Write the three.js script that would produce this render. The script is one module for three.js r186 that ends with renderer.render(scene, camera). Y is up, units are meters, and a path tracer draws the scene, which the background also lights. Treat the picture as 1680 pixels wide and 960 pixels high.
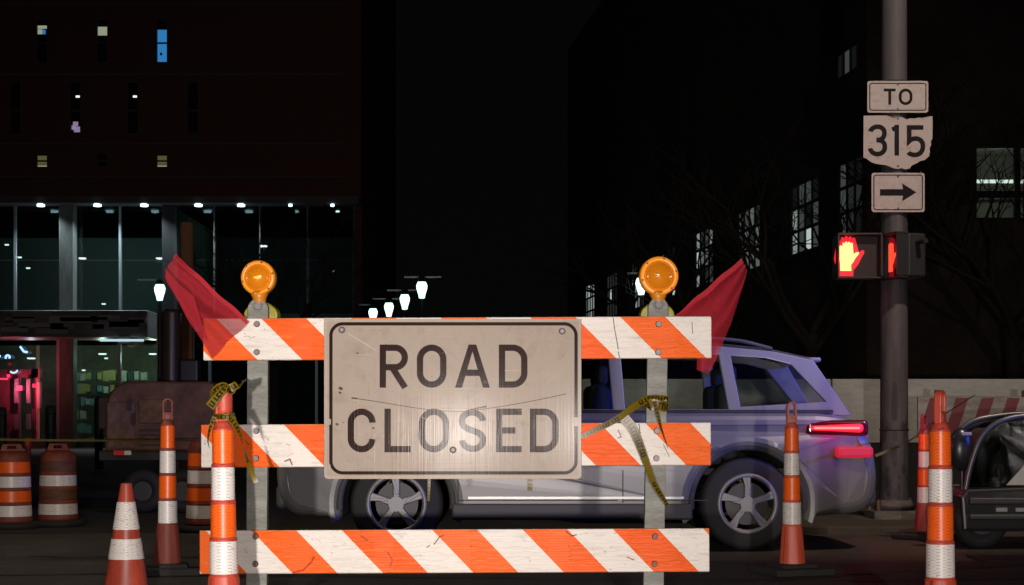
import * as THREE from 'three';
import { RoundedBoxGeometry } from 'three/addons/geometries/RoundedBoxGeometry.js';
import { mergeGeometries } from 'three/addons/utils/BufferGeometryUtils.js';

// ---------- camera, sky, exposure ----------
const W = 1680, H = 960, F = 2736, HZ = 690, EYE = 0.95;
const scene = new THREE.Scene();
const camera = new THREE.PerspectiveCamera(2 * Math.atan(H / 2 / F) * 180 / Math.PI, W / H, 0.1, 600);
camera.position.set(0, EYE, 0);
camera.lookAt(0, EYE, -10);
camera.setViewOffset(W, H, 0, H / 2 - HZ, W, H);
camera.updateProjectionMatrix();
const renderer = new THREE.WebGLRenderer({ antialias: true });
renderer.setSize(1024, 585);
renderer.toneMapping = THREE.LinearToneMapping;
renderer.toneMappingExposure = 1;
renderer.shadowMap.enabled = true;

{ // night sky: nearly black, a little town glow low down, the same all round
  const w = 64, h = 32, d = new Float32Array(w * h * 4);
  for (let j = 0; j < h; j++) for (let i = 0; i < w; i++) {
    const el = (j + 0.5) / h - 0.5, g = Math.exp(-Math.max(el, 0) * 7), k = (j * w + i) * 4;
    d[k] = 0.0012 + 0.0008 * g; d[k + 1] = 0.0012 + 0.0006 * g; d[k + 2] = 0.0015 + 0.0005 * g; d[k + 3] = 1;
  }
  const sky = new THREE.DataTexture(d, w, h, THREE.RGBAFormat, THREE.FloatType);
  sky.mapping = THREE.EquirectangularReflectionMapping; sky.magFilter = THREE.LinearFilter; sky.needsUpdate = true;
  scene.background = sky; scene.environment = sky;
}
const moon = new THREE.DirectionalLight(0xdfe6ff, 0.004);
moon.position.set(-20, 40, 25); moon.castShadow = true; scene.add(moon); scene.add(moon.target);
Object.assign(moon.shadow.camera, { left: -50, right: 50, top: 50, bottom: -50, near: 1, far: 200 });

const HEAD = { color: new THREE.Color().setRGB(1, 0.89, 0.83), power: 164 };      // head lamps of the waiting car, each
const WARM = { color: new THREE.Color().setRGB(1, 0.8, 0.64), power: 160 };      // street lamp right of the frame
const BLUE = { power: 125 };
const COOL = new THREE.Color().setRGB(0.72, 0.93, 1);

// ---------- helpers ----------
let seed = 7;
const rnd = () => { seed = (seed * 1664525 + 1013904223) >>> 0; return seed / 4294967296; };
const rr = (a, b) => a + (b - a) * rnd();
const reseed = (s) => { seed = s >>> 0; };
const V = (x, y, z) => new THREE.Vector3(x, y, z);
const at = (px, py, d) => V((px - W / 2) / F * d, EYE - (py - HZ) / F * d, -d);
const rgb = (r, g, b) => new THREE.Color().setRGB(r, g, b);
const used = {};
function numbered(name) { const n = used[name] = (used[name] ?? -1) + 1; return n ? name + '_' + String(n).padStart(3, '0') : name; }
function shade(o) { o.traverse((m) => { if (m.isMesh) { m.castShadow = true; m.receiveShadow = true; } }); return o; }
function thing(name, label, category, p = V(0, 0, 0), turn = 0, group) {
  const o = new THREE.Group(); o.name = numbered(name); o.position.copy(p); o.rotation.y = turn;
  o.userData = { label, category }; if (group) o.userData.group = group;
  scene.add(o); return o;
}
function part(name, geo, m, parent, label) {
  const g = Array.isArray(geo) ? join(geo) : geo, o = new THREE.Mesh(g, m);
  o.name = name; o.castShadow = o.receiveShadow = true; if (label) o.userData.label = label;
  (parent ?? scene).add(o); return o;
}
function struct(name, geo, m) { const o = part(numbered(name), geo, m); o.userData.kind = 'structure'; return o; }
function join(list) {
  return mergeGeometries(list.map((g) => { g = g.index ? g.toNonIndexed() : g; if (!g.attributes.uv) g.setAttribute('uv', new THREE.BufferAttribute(new Float32Array(g.attributes.position.count * 2), 2)); for (const k of Object.keys(g.attributes)) if (!['position', 'normal', 'uv'].includes(k)) g.deleteAttribute(k); return g; }));
}
function copyOf(o, p, turn, label) { const c = o.clone(); c.name = numbered(o.name.replace(/_\d{3}$/, '')); c.position.copy(p); c.rotation.y = turn; c.userData = { ...o.userData, label }; scene.add(c); return c; }
const box = (w, h, d, x = 0, y = 0, z = 0, r = 0) => (r ? new RoundedBoxGeometry(w, h, d, 2, Math.min(r, w / 2.01, h / 2.01, d / 2.01)) : new THREE.BoxGeometry(w, h, d)).translate(x, y, z);
const cyl = (r0, r1, h, x = 0, y = 0, z = 0, n = 24) => new THREE.CylinderGeometry(r0, r1, h, n).translate(x, y, z);
const lathe = (pts, n = 40) => new THREE.LatheGeometry(pts.map(([r, y]) => new THREE.Vector2(r, y)), n);
const tube = (pts, r, n = 24, s = 8, closed = false) => new THREE.TubeGeometry(new THREE.CatmullRomCurve3(pts.map((p) => p.isVector3 ? p : V(...p)), closed), n, r, s, closed);
const bolt = (r, t = 0.008) => new THREE.CylinderGeometry(r * 0.8, r, t, 14).rotateX(Math.PI / 2);
function poly(pts, holes = []) { const s = new THREE.Shape(pts.map((p) => new THREE.Vector2(...p))); for (const h of holes) s.holes.push(new THREE.Path(h.map((p) => new THREE.Vector2(...p)))); return s; }
const rect = (x0, y0, x1, y1) => [[x0, y0], [x1, y0], [x1, y1], [x0, y1]];
const ext = (shape, depth, bevel = 0, seg = 2) => new THREE.ExtrudeGeometry(shape, { depth, bevelEnabled: bevel > 0, bevelThickness: bevel, bevelSize: bevel, bevelOffset: -bevel, bevelSegments: seg, curveSegments: 20 });
const std = (c, rough = 0.7, more = {}) => new THREE.MeshStandardMaterial({ color: c, roughness: rough, ...more });
const phys = (c, rough, more = {}) => new THREE.MeshPhysicalMaterial({ color: c, roughness: rough, ...more });
const glow = (c, k = 1) => new THREE.MeshStandardMaterial({ color: rgb(0.02, 0.02, 0.02), roughness: 0.6, emissive: c, emissiveIntensity: k });

function canvasTex(w, h, draw, srgb = true) {
  const c = document.createElement('canvas'); c.width = w; c.height = h;
  draw(c.getContext('2d'), w, h);
  const t = new THREE.CanvasTexture(c); if (srgb) t.colorSpace = THREE.SRGBColorSpace;
  t.wrapS = t.wrapT = THREE.RepeatWrapping; t.magFilter = THREE.LinearFilter; return t;
}
// layered value noise as a texture: lo..hi grey (or tinted), repeats seamlessly
function noiseTex(n, s, lo, hi, octs, srgb, grain = 0) {
  reseed(s);
  const d = new Uint8Array(n * n * 4), grids = octs.map(([f, a]) => ({ f, a, g: Array.from({ length: f * f }, rnd) }));
  const sum = octs.reduce((k, o) => k + o[1], 0), sm = (t) => t * t * (3 - 2 * t);
  for (let j = 0; j < n; j++) for (let i = 0; i < n; i++) {
    let v = 0;
    for (const { f, a, g } of grids) {
      const x = i / n * f, y = j / n * f, x0 = x | 0, y0 = y | 0, u = sm(x - x0), w = sm(y - y0), x1 = (x0 + 1) % f, y1 = (y0 + 1) % f;
      v += a * ((g[y0 * f + x0] * (1 - u) + g[y0 * f + x1] * u) * (1 - w) + (g[y1 * f + x0] * (1 - u) + g[y1 * f + x1] * u) * w);
    }
    v = v / sum + grain * (rnd() - 0.5);
    const k = (j * n + i) * 4;
    for (let c = 0; c < 3; c++) d[k + c] = Math.max(0, Math.min(255, 255 * (lo[c] + (hi[c] - lo[c]) * v)));
    d[k + 3] = 255;
  }
  const t = new THREE.DataTexture(d, n, n); if (srgb) t.colorSpace = THREE.SRGBColorSpace;
  t.wrapS = t.wrapT = THREE.RepeatWrapping; t.magFilter = THREE.LinearFilter; t.generateMipmaps = false; t.needsUpdate = true; return t;
}
const rep = (t, x, y) => { const c = t.clone(); c.repeat.set(x, y); c.needsUpdate = true; return c; };
const N3 = (v) => [v, v, v];
const grimeTex = noiseTex(256, 31, [0.55, 0.53, 0.5], [1, 1, 1], [[4, 1], [11, 0.9], [37, 0.7], [90, 0.6]], true, 0.12);
const scuffTex = noiseTex(256, 77, N3(0.3), N3(1), [[6, 1], [23, 1], [80, 1]], false, 0.2);
const asphaltTex = noiseTex(512, 5, [0.12, 0.115, 0.11], [0.36, 0.34, 0.32], [[3, 1.5], [9, 1.2], [40, 0.9], [150, 1.1]], true, 0.6);
const asphaltBump = noiseTex(512, 6, N3(0), N3(1), [[60, 1], [170, 1.4]], false, 0.5);
const concreteTex = noiseTex(256, 9, [0.5, 0.49, 0.46], [0.72, 0.71, 0.68], [[3, 1], [13, 0.8], [60, 0.6]], true, 0.15);

// rubber that has been dragged, run over and marked
const scuffed = canvasTex(512, 512, (c, w, h) => {
  reseed(61); c.fillStyle = '#efeae6'; c.fillRect(0, 0, w, h);
  for (let k = 0; k < 260; k++) { c.globalAlpha = rr(0.06, 0.4); c.fillStyle = ['#3a2a26', '#6b5148', '#1d1716', '#b58c7c'][k % 4]; c.beginPath(); c.ellipse(rnd() * w, rnd() * h, rr(1, 16), rr(1, 9), rnd() * 3, 0, 7); c.fill(); }
  for (let k = 0; k < 70; k++) { c.globalAlpha = rr(0.15, 0.6); c.strokeStyle = k % 3 ? '#2a1e1b' : '#d9a893'; c.lineWidth = rr(0.8, 4); let x = rnd() * w, y = rnd() * h; c.beginPath(); c.moveTo(x, y); for (let q = 0; q < 3; q++) { x += rr(-50, 50); y += rr(-22, 22); c.lineTo(x, y); } c.stroke(); }
  c.globalAlpha = 1;
});

// ---------- shared materials ----------
const M = {
  post: std(rgb(0.34, 0.36, 0.33), 0.62, { map: rep(grimeTex, 1, 5) }),
  bolt: std(rgb(0.09, 0.08, 0.085), 0.45, { metalness: 0.6 }),
  rustBolt: std(rgb(0.16, 0.09, 0.07), 0.6, { metalness: 0.4 }),
  steel: std(rgb(0.42, 0.42, 0.41), 0.45, { metalness: 0.8 }),
  darkSteel: std(rgb(0.05, 0.05, 0.055), 0.5, { metalness: 0.3 }),
  coneOrange: phys(rgb(0.62, 0.1, 0.045), 0.55, { map: scuffed, clearcoat: 0.15, clearcoatRoughness: 0.4 }),
  coneRed: phys(rgb(0.55, 0.07, 0.04), 0.55, { map: scuffed, clearcoat: 0.15, clearcoatRoughness: 0.4 }),
  rubber: std(rgb(0.025, 0.024, 0.023), 0.85, { map: rep(grimeTex, 2, 2) }),
  tyre: std(rgb(0.018, 0.018, 0.02), 0.8),
  black: std(rgb(0.012, 0.012, 0.013), 0.6),
  glass: phys(rgb(0.8, 0.82, 0.8), 0.03, { transmission: 1, thickness: 0, ior: 1.5 }),
};

// sheeting: white or orange with rows of little ticks (the cells of the prismatic film)
function sheeting(base, tick, s, wear = 1.3) {
  return canvasTex(512, 256, (c, w, h) => {
    reseed(s); c.fillStyle = base; c.fillRect(0, 0, w, h);
    c.fillStyle = tick;
    for (let i = 0; i < 512; i += 64) for (let y = 8; y < h; y += 25) { c.globalAlpha = 0.5; c.fillRect(i + 4, y, 26, 7); c.globalAlpha = 0.22; c.fillRect(i + 36, y + 12, 22, 6); }
    c.globalAlpha = 0.1; for (let i = 0; i < 512; i += 32) c.fillRect(i, 0, 2, h);
    for (let k = 0; k < 150 * wear; k++) { c.globalAlpha = rr(0.05, 0.3); c.fillStyle = rnd() < 0.6 ? '#5c4a3c' : '#2b2320'; c.beginPath(); c.ellipse(rnd() * w, rnd() * h, rr(1, 7), rr(1, 4), rnd() * 3, 0, 7); c.fill(); }
    c.strokeStyle = '#3a2c26'; for (let k = 0; k < 14 * wear; k++) { c.globalAlpha = rr(0.2, 0.6); c.lineWidth = rr(1, 3); c.beginPath(); let x = rnd() * w, y = rnd() * h; c.moveTo(x, y); for (let q = 0; q < 4; q++) { x += rr(-24, 24); y += rr(-20, 20); c.lineTo(x, y); } c.stroke(); }
    c.globalAlpha = 1;
  });
}
const WHITE_T = sheeting('#ece7e2', '#8b8580', 41), ORANGE_T = sheeting('#ff6a1e', '#a23a08', 42), WHITE_W = sheeting('#e2dcd5', '#8b8580', 43, 2.4);
const sheet = (t, more = {}) => phys(rgb(0.86, 0.86, 0.86), 0.36, { map: t, specularIntensity: 0.7, ...more });
const SH = { white: sheet(WHITE_T), orange: sheet(ORANGE_T), worn: sheet(WHITE_W), dullOrange: std(rgb(0.2, 0.052, 0.02), 0.7, { map: rep(grimeTex, 3, 1) }) };

// ---------- the ground ----------
function gy(x, z) {
  const d = -z, st = (a, b) => { const t = Math.max(0, Math.min(1, (d - a) / (b - a))); return t * t * (3 - 2 * t); };
  return -0.08 * st(11.1, 12.1) - 0.19 * st(14.3, 19) - 0.012 * st(4, 12) * Math.sin(x * 0.9 + 0.6);
}
{
  const xs = [], zs = [];
  for (let x = -12; x <= 12.01; x += 0.4) xs.push(x);
  for (const x of [16, 24, 40, 80, 160, 300]) { xs.push(x); xs.unshift(-x); }
  for (let z = 8; z >= -24; z -= 0.25) zs.push(z);
  for (const z of [-28, -35, -50, -80, -130, -200, -320, -500]) zs.push(z);
  zs.unshift(60, 30, 15);
  const p = [], uv = [], ix = [];
  for (const z of zs) for (const x of xs) { p.push(x, gy(x, z), z); uv.push(x / 2.3, z / 2.3); }
  const n = xs.length;
  for (let j = 0; j < zs.length - 1; j++) for (let i = 0; i < n - 1; i++) { const a = j * n + i; ix.push(a, a + 1, a + n, a + 1, a + n + 1, a + n); }
  const g = new THREE.BufferGeometry();
  g.setAttribute('position', new THREE.Float32BufferAttribute(p, 3)); g.setAttribute('uv', new THREE.Float32BufferAttribute(uv, 2)); g.setIndex(ix); g.computeVertexNormals();
  struct('road', g, std(rgb(0.85, 0.8, 0.75), 0.82, { map: asphaltTex, bumpMap: asphaltBump, bumpScale: 0.006 }));
}
{ // the pavement round the pole, with its kerb
  const s = poly([[2.9, 15.3], [18, 15.3], [18, 38], [2.2, 38], [2.2, 16.2], [2.4, 15.6]]);
  const g = ext(s, 0.26, 0.02).rotateX(-Math.PI / 2).translate(0, -0.3, 0);
  g.scale(1, 1, 1);
  struct('pavement', g, std(rgb(0.16, 0.14, 0.12), 0.9, { map: rep(concreteTex, 0.6, 0.6), bumpMap: asphaltBump, bumpScale: 0.004 }));
}
reseed(505);
for (const [xa, za, xb, zb] of [[-4, -10.2, 4, -9.9], [-1.2, -9.4, -0.9, -13], [1.4, -10, 3.4, -10.9], [-3.6, -12.5, -0.5, -12.1], [2.2, -9.3, 2.9, -11.2]]) { // sealed cracks
  const P = [], I = [], n = 26;
  for (let i = 0; i <= n; i++) { const t = i / n, x = xa + (xb - xa) * t + rr(-0.06, 0.06), z = za + (zb - za) * t + rr(-0.06, 0.06), w = rr(0.015, 0.04), sx0 = Math.abs(xb - xa) > Math.abs(zb - za) ? 0 : w, sz0 = w - sx0; P.push(x - sx0, gy(x, z) + 0.005, z - sz0, x + sx0, gy(x, z) + 0.005, z + sz0); if (i < n) { const k = i * 2; I.push(k, k + 1, k + 2, k + 1, k + 3, k + 2); } }
  const g = new THREE.BufferGeometry(); g.setAttribute('position', new THREE.Float32BufferAttribute(P, 3)); g.setAttribute('uv', new THREE.Float32BufferAttribute(new Float32Array(P.length / 3 * 2), 2)); g.setIndex(I); g.computeVertexNormals();
  struct('road_seal', g, new THREE.MeshStandardMaterial({ color: rgb(0.012, 0.012, 0.012), roughness: 0.75, side: THREE.DoubleSide }));
}
for (const [x0, x1, z, h] of [[-12, -3.6, -11.35, 0.02], [3.2, 12, -11.5, 0.03]]) { // strips of patched asphalt at the mouth of the street
  struct('road_patch', box(x1 - x0, 0.02, 0.5, (x0 + x1) / 2, gy(0, z) + h, z, 0.006), std(rgb(0.4, 0.38, 0.36), 0.9, { map: rep(asphaltTex, 6, 0.3) }));
}

// ---------- office building on the left ----------
const LD = 75, LS = F / LD, lx = (px) => (px - 840) / LS, ly = (py) => EYE + (HZ - py) / LS;
{
  const g = thing('office_building', 'dark brick office block with narrow windows above a tall glazed lobby', 'building', V(0, 0, -LD));
  const brick = std(rgb(0.24, 0.085, 0.075), 0.85, { map: rep(grimeTex, 9, 6) });
  const trim = std(rgb(0.12, 0.11, 0.11), 0.8), pier = std(rgb(0.5, 0.52, 0.54), 0.7, { map: rep(concreteTex, 1, 4) }), dark = std(rgb(0.03, 0.03, 0.032), 0.6);
  const wins = [];
  for (const px of [-31, 68, 167, 265]) { wins.push([px, 30, 103]); wins.push([px, 250, 275]); }
  for (const px of [24, 123, 217, 316]) wins.push([px, 133, 220]);
  const hole = wins.map(([c, t, b]) => rect(lx(c - 10), ly(b), lx(c + 10), ly(t)));
  part('wall', ext(poly(rect(-38, ly(330), lx(592), 30), hole), 0.4).translate(0, 0, -0.4), brick, g);
  part('rear_wall', [box(0.4, 30, 22, lx(592) - 0.2, 15, -11.45), box(30, 19.2, 0.4, -23, 20.4, -22)], brick, g);
  for (const py of [8, 122, 236, 290]) part('ledge', box(lx(560) + 38, 0.09, 0.07, (lx(560) - 38) / 2, ly(py), 0.036), trim, g);
  const lit = { none: std(rgb(0.02, 0.022, 0.025), 0.1), pale: glow(rgb(0.28, 0.3, 0.22), 1), blue: glow(rgb(0.03, 0.2, 0.5), 0.9), warm: glow(rgb(0.14, 0.12, 0.05), 0.6), spot: glow(rgb(1, 0.9, 0.72), 1.4) };
  const frame = std(rgb(0.09, 0.08, 0.08), 0.5);
  wins.forEach(([c, t, b]) => {
    const x0 = lx(c - 10), x1 = lx(c + 10), y0 = ly(b), y1 = ly(t), w = x1 - x0, h = y1 - y0, xc = (x0 + x1) / 2, yc = (y0 + y1) / 2;
    const f = part('window', [box(0.05, h, 0.1, x0 + 0.027, yc, -0.1), box(0.05, h, 0.1, x1 - 0.027, yc, -0.1), box(w - 0.11, 0.05, 0.1, xc, y0 + 0.027, -0.1), box(w - 0.11, 0.05, 0.1, xc, y1 - 0.027, -0.1), box(w - 0.11, 0.07, 0.1, xc, y0 + h * 0.45, -0.1)], frame, g);
    part('pane', box(w - 0.12, h - 0.12, 0.02, xc, yc, -0.16), lit.none, f);
    const blind = (m, a, bq, u0 = 0, u1 = 1) => part('lit_window_pane', box((w - 0.14) * (u1 - u0), ly(a) - ly(bq), 0.03, x0 + 0.07 + (w - 0.14) * (u0 + u1) / 2, (ly(a) + ly(bq)) / 2, -0.125), m, f);
    if (c === 68 && t === 30) { blind(lit.pale, 41, 46); blind(lit.pale, 47, 55, 0, 0.5); blind(lit.blue, 48, 55, 0.55, 0.85); }
    if (c === 167 && t === 30) blind(lit.pale, 43, 57);
    if (c === 265 && t === 30) { blind(lit.blue, 48, 85); blind(lit.blue, 85, 90, 0, 0.25); blind(lit.blue, 85, 90, 0.5, 1); blind(lit.blue, 90, 103); }
    if (c === 123 || c === 217) blind(lit.spot, 156, 159, 0.5, 0.92);
    if (c === 123) for (const [a, q, u, v] of [[199, 206, 0.2, 0.75], [205, 212, 0.05, 0.5], [207, 216, 0.3, 0.95]]) blind(std(rgb(0.1, 0.08, 0.12), 0.6, { emissive: rgb(0.4, 0.3, 0.5), emissiveIntensity: 0.6 }), a, q, u, v);
    if (t === 250 && (c === 68 || c === 265)) { blind(lit.warm, 255, 270); blind(lit.pale, 271, 273.5); }
  });
  // soffit, down lights, piers, mullions, glazing
  const lf = (py) => EYE + (HZ - py) / F * (LD - 1.2);
  part('soffit', box(lx(592) + 38, 0.3, 1.1, (lx(592) - 38) / 2, lf(333) + 0.15, 0.6), trim, g);
  part('fascia', box(lx(420) + 38, 0.07, 0.06, (lx(420) - 38) / 2, lf(334), 1.2), std(rgb(0.4, 0.42, 0.44), 0.5), g);
  const lamp = glow(rgb(0.6, 0.92, 1), 4);
  for (const px of [66, 159, 236, 325, 395, 476, 545]) {
    const x = lx(px) * (LD - 1.2) / LD, big = px < 420;
    part('downlight', cyl(big ? 0.17 : 0.08, big ? 0.17 : 0.08, 0.1, x, lf(336.5), 1.12, 16), lamp, g);
    if (big) { const p = new THREE.SpotLight(COOL, 40, 0, 1.15, 0.8); p.position.set(x, lf(338.5) - 0.05, -LD + 1.12); p.target.position.set(x, 0, -LD + 0.8); p.castShadow = true; scene.add(p, p.target); }
  }
  const yTop = ly(339), yb0 = ly(515), yb1 = ly(558), yg = -0.27;
  part('pier', box(lx(128) - lx(105), yTop - yg, 0.7, (lx(128) + lx(105)) / 2, (yTop + yg) / 2, 0.5, 0.03), pier, g);
  for (const [px, w] of [[281, 0.55], [-60, 0.66]]) part('pier', box(w, yTop - yg, 0.6, lx(px), (yTop + yg) / 2, 0.4), dark, g);
  const alu = std(rgb(0.42, 0.46, 0.5), 0.4, { metalness: 0.4 });
  const mul = [-200, -100, 26, 198, 352, 427, 505, 581];
  for (const px of mul) part('mullion', box(px > 300 ? 0.05 : 0.1, yTop - yb0, 0.16, lx(px), (yTop + yb0) / 2, 0.1), px > 300 ? frame : alu, g);
  const glassM = phys(rgb(0.5, 0.62, 0.64), 0.04, { transmission: 1, thickness: 0 });
  const cols = [-200, -100, 26, 116, 198, 281, 352, 427, 505, 581];
  for (let i = 0; i < cols.length - 1; i++) { const a = lx(cols[i]) + 0.08, b = lx(cols[i + 1]) - 0.08; for (const [u, v] of [[yb0, (yTop + yb0) / 2], [(yTop + yb0) / 2, yTop]]) part('pane', box(b - a, v - u - 0.03, 0.03, (a + b) / 2, (u + v) / 2, 0), glassM, g); }
  part('canopy', [box(lx(262) + 38, yb0 - yb1, 2.6, (lx(262) - 38) / 2, (yb0 + yb1) / 2, 1.2, 0.05), box(0.5, 0.3, 2.7, lx(225), yb1 - 0.1, 1.2)], std(rgb(0.34, 0.3, 0.32), 0.4, { map: rep(grimeTex, 6, 1) }), g);
  reseed(12);
  for (let k = 0; k < 15; k++) part('fascia_panel', box(rr(0.8, 2.2), rr(0.18, 0.35), 0.05, lx(8 + k * 17), rr(yb1 + 0.15, yb0 - 0.2), 2.53), std([rgb(0.32, 0.28, 0.3), rgb(0.26, 0.22, 0.23), rgb(0.4, 0.38, 0.38)][k % 3], rr(0.25, 0.5)), g);
  for (const [px, w] of [[97, 0.12], [112, 0.7], [197, 0.14], [262, 0.2], [345, 0.12], [430, 0.12], [520, 0.12]]) part('mullion', box(w, yb1 - yg, 0.2, lx(px), (yb1 + yg) / 2, 0.12), px === 112 ? pier : alu, g);
  const gf = [-200, -70, 62, 97, 197, 262, 345, 430, 520, 590];
  for (let i = 0; i < gf.length - 1; i++) { const a = lx(gf[i]) + 0.08, b = lx(gf[i + 1]) - 0.08; part('pane', box(b - a, yb1 - yg - 0.3, 0.03, (a + b) / 2, (yb1 + yg) / 2, 0), glassM, g); }
  part('plinth', box(lx(592) + 38, 0.28, 0.5, (lx(592) - 38) / 2, yg + 0.14, 0.1), std(rgb(0.1, 0.12, 0.1), 0.8), g);
  // inside: floors, back walls, shelves and displays
  part('interior_floor', [box(30, 0.3, 14, -22, (yb0 + yb1) / 2, -8), box(30, 0.1, 14, -22, -0.3, -8)], std(rgb(0.2, 0.21, 0.18), 0.7), g);
  part('interior_wall', [box(30, yb1 + 0.3, 0.2, -22, yb1 / 2 - 0.15, -5.5), box(0.2, yTop, 14, lx(281), yTop / 2, -8)], std(rgb(0.32, 0.34, 0.24), 0.9, { map: rep(grimeTex, 4, 1) }), g);
  part('upper_interior_wall', box(30, yTop - yb0, 0.2, -22, (yTop + yb0) / 2, -13), std(rgb(0.2, 0.215, 0.21), 0.9), g);
  reseed(21);
  for (const px of [128, 138, 147, 156, 166, 176, 186, 206, 216, 226, 238, 248, 256]) for (let r = 0; r < 6; r++) if (rnd() < 0.8) {
    const tone = rnd();
    part('shelf_goods', box(rr(0.18, 0.34), rr(0.25, 0.5), 0.3, lx(px) * 1.05, -0.1 + r * 0.62 + rr(0, 0.1), -3.6), std(tone < 0.35 ? rgb(0.35, 0.36, 0.12) : tone < 0.65 ? rgb(0.16, 0.36, 0.32) : tone < 0.85 ? rgb(0.5, 0.52, 0.45) : rgb(0.05, 0.08, 0.08), 0.7), g);
  }
  const inLamp = glow(rgb(1, 1, 0.85), 3);
  for (const [px, py] of [[11, 396], [32, 417], [46, 435], [98, 512], [170, 495], [545, 440], [554, 340]]) part('ceiling_light', box(0.16, 0.06, 0.1, lx(px) * 1.02, ly(py), -1.5), inLamp, g);
  for (const [px, py] of [[174, 586], [137, 606]]) part('ceiling_light', box(0.14, 0.06, 0.1, lx(px) * 1.02, ly(py), -1.5), inLamp, g);
  for (const [px, y, z, i, c] of [[150, 4.0, -2, 6.5, rgb(0.9, 1, 0.7)], [235, 4.0, -2, 6.5, rgb(0.9, 1, 0.72)], [30, 3.8, -2, 4, rgb(1, 0.75, 0.9)], [60, 9, -8, 8, rgb(0.9, 1, 0.8)], [200, 9, -8, 8, rgb(0.7, 1, 1)], [400, 9.4, -6, 3, rgb(0.7, 0.95, 1)]]) {
    part('ceiling_light', box(0.3, 0.06, 0.3, lx(px), y + 0.02, z), inLamp, g);
    const p = new THREE.PointLight(c, i); p.position.set(lx(px), y - 0.15, -LD + z); p.castShadow = true; scene.add(p);
  }
  part('shop_light_strip', box(1.9, 0.1, 0.1, lx(222), ly(563), 2.62), glow(rgb(0.55, 0.75, 0.85), 0.9), g);
  // the red lit shop at the left edge
  const red = glow(rgb(1, 0.03, 0.1), 1.6), pinkWall = std(rgb(0.55, 0.2, 0.24), 0.7), white = std(rgb(0.7, 0.7, 0.68), 0.6);
  part('shop_partition', [box(0.3, 3.6, 0.3, lx(46), 1.5, -1.2), box(1.4, 0.4, 0.3, lx(30), 3.1, -1.2), box(0.9, 3.6, 0.2, lx(3), 1.5, -1.3)], pinkWall, g);
  for (const [px, y, h] of [[17, 2.3, 1.1], [37, 2.3, 1.1], [17, 0.9, 0.7], [37, 0.9, 0.7], [55, 2.1, 1.2]]) part('display_panel', box(0.18, h, 0.1, lx(px), y, -0.9), white, g);
  part('red_light', [box(0.22, 0.22, 0.08, lx(34), ly(637), 0.22)], glow(rgb(1, 0.04, 0.1), 3), g);
  part('red_light', [box(0.13, 0.16, 0.08, lx(58), ly(633), 0.22), box(0.12, 0.14, 0.08, lx(16), ly(617), 0.22), box(0.5, 0.08, 0.08, lx(6), ly(622), 0.22)], red, g);
  const neon = glow(rgb(0.35, 0.6, 1), 1.6);
  part('neon_sign', [tube([[lx(36), ly(569), 0.3], [lx(39), ly(573), 0.3], [lx(42), ly(577), 0.3], [lx(48), ly(578.5), 0.3]], 0.05), tube([[lx(12.5), ly(589), 0.3], [lx(13), ly(585), 0.3], [lx(16), ly(583.5), 0.3], [lx(19), ly(586), 0.3], [lx(18), ly(588.5), 0.3]], 0.05), tube([[lx(-1), ly(588), 0.3], [lx(2), ly(586), 0.3], [lx(3), ly(583), 0.3]], 0.05), tube([[lx(20), ly(610), 0.3], [lx(24), ly(612), 0.3], [lx(29), ly(611), 0.3], [lx(32), ly(608), 0.3]], 0.04)], neon, g);
  const rl = new THREE.PointLight(rgb(1, 0.08, 0.14), 6); rl.position.set(lx(28), 2.4, -LD - 0.4); rl.castShadow = true; scene.add(rl);
  const rl2 = new THREE.PointLight(rgb(1, 0.1, 0.14), 5); rl2.position.set(lx(40), ly(600), -LD + 2.2); rl2.castShadow = true; scene.add(rl2);
  part('red_light', box(0.12, 0.12, 0.12, lx(40), ly(600), 2.2), glow(rgb(0.4, 0.01, 0.02), 0.4), g);
  shade(g);
}

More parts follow.
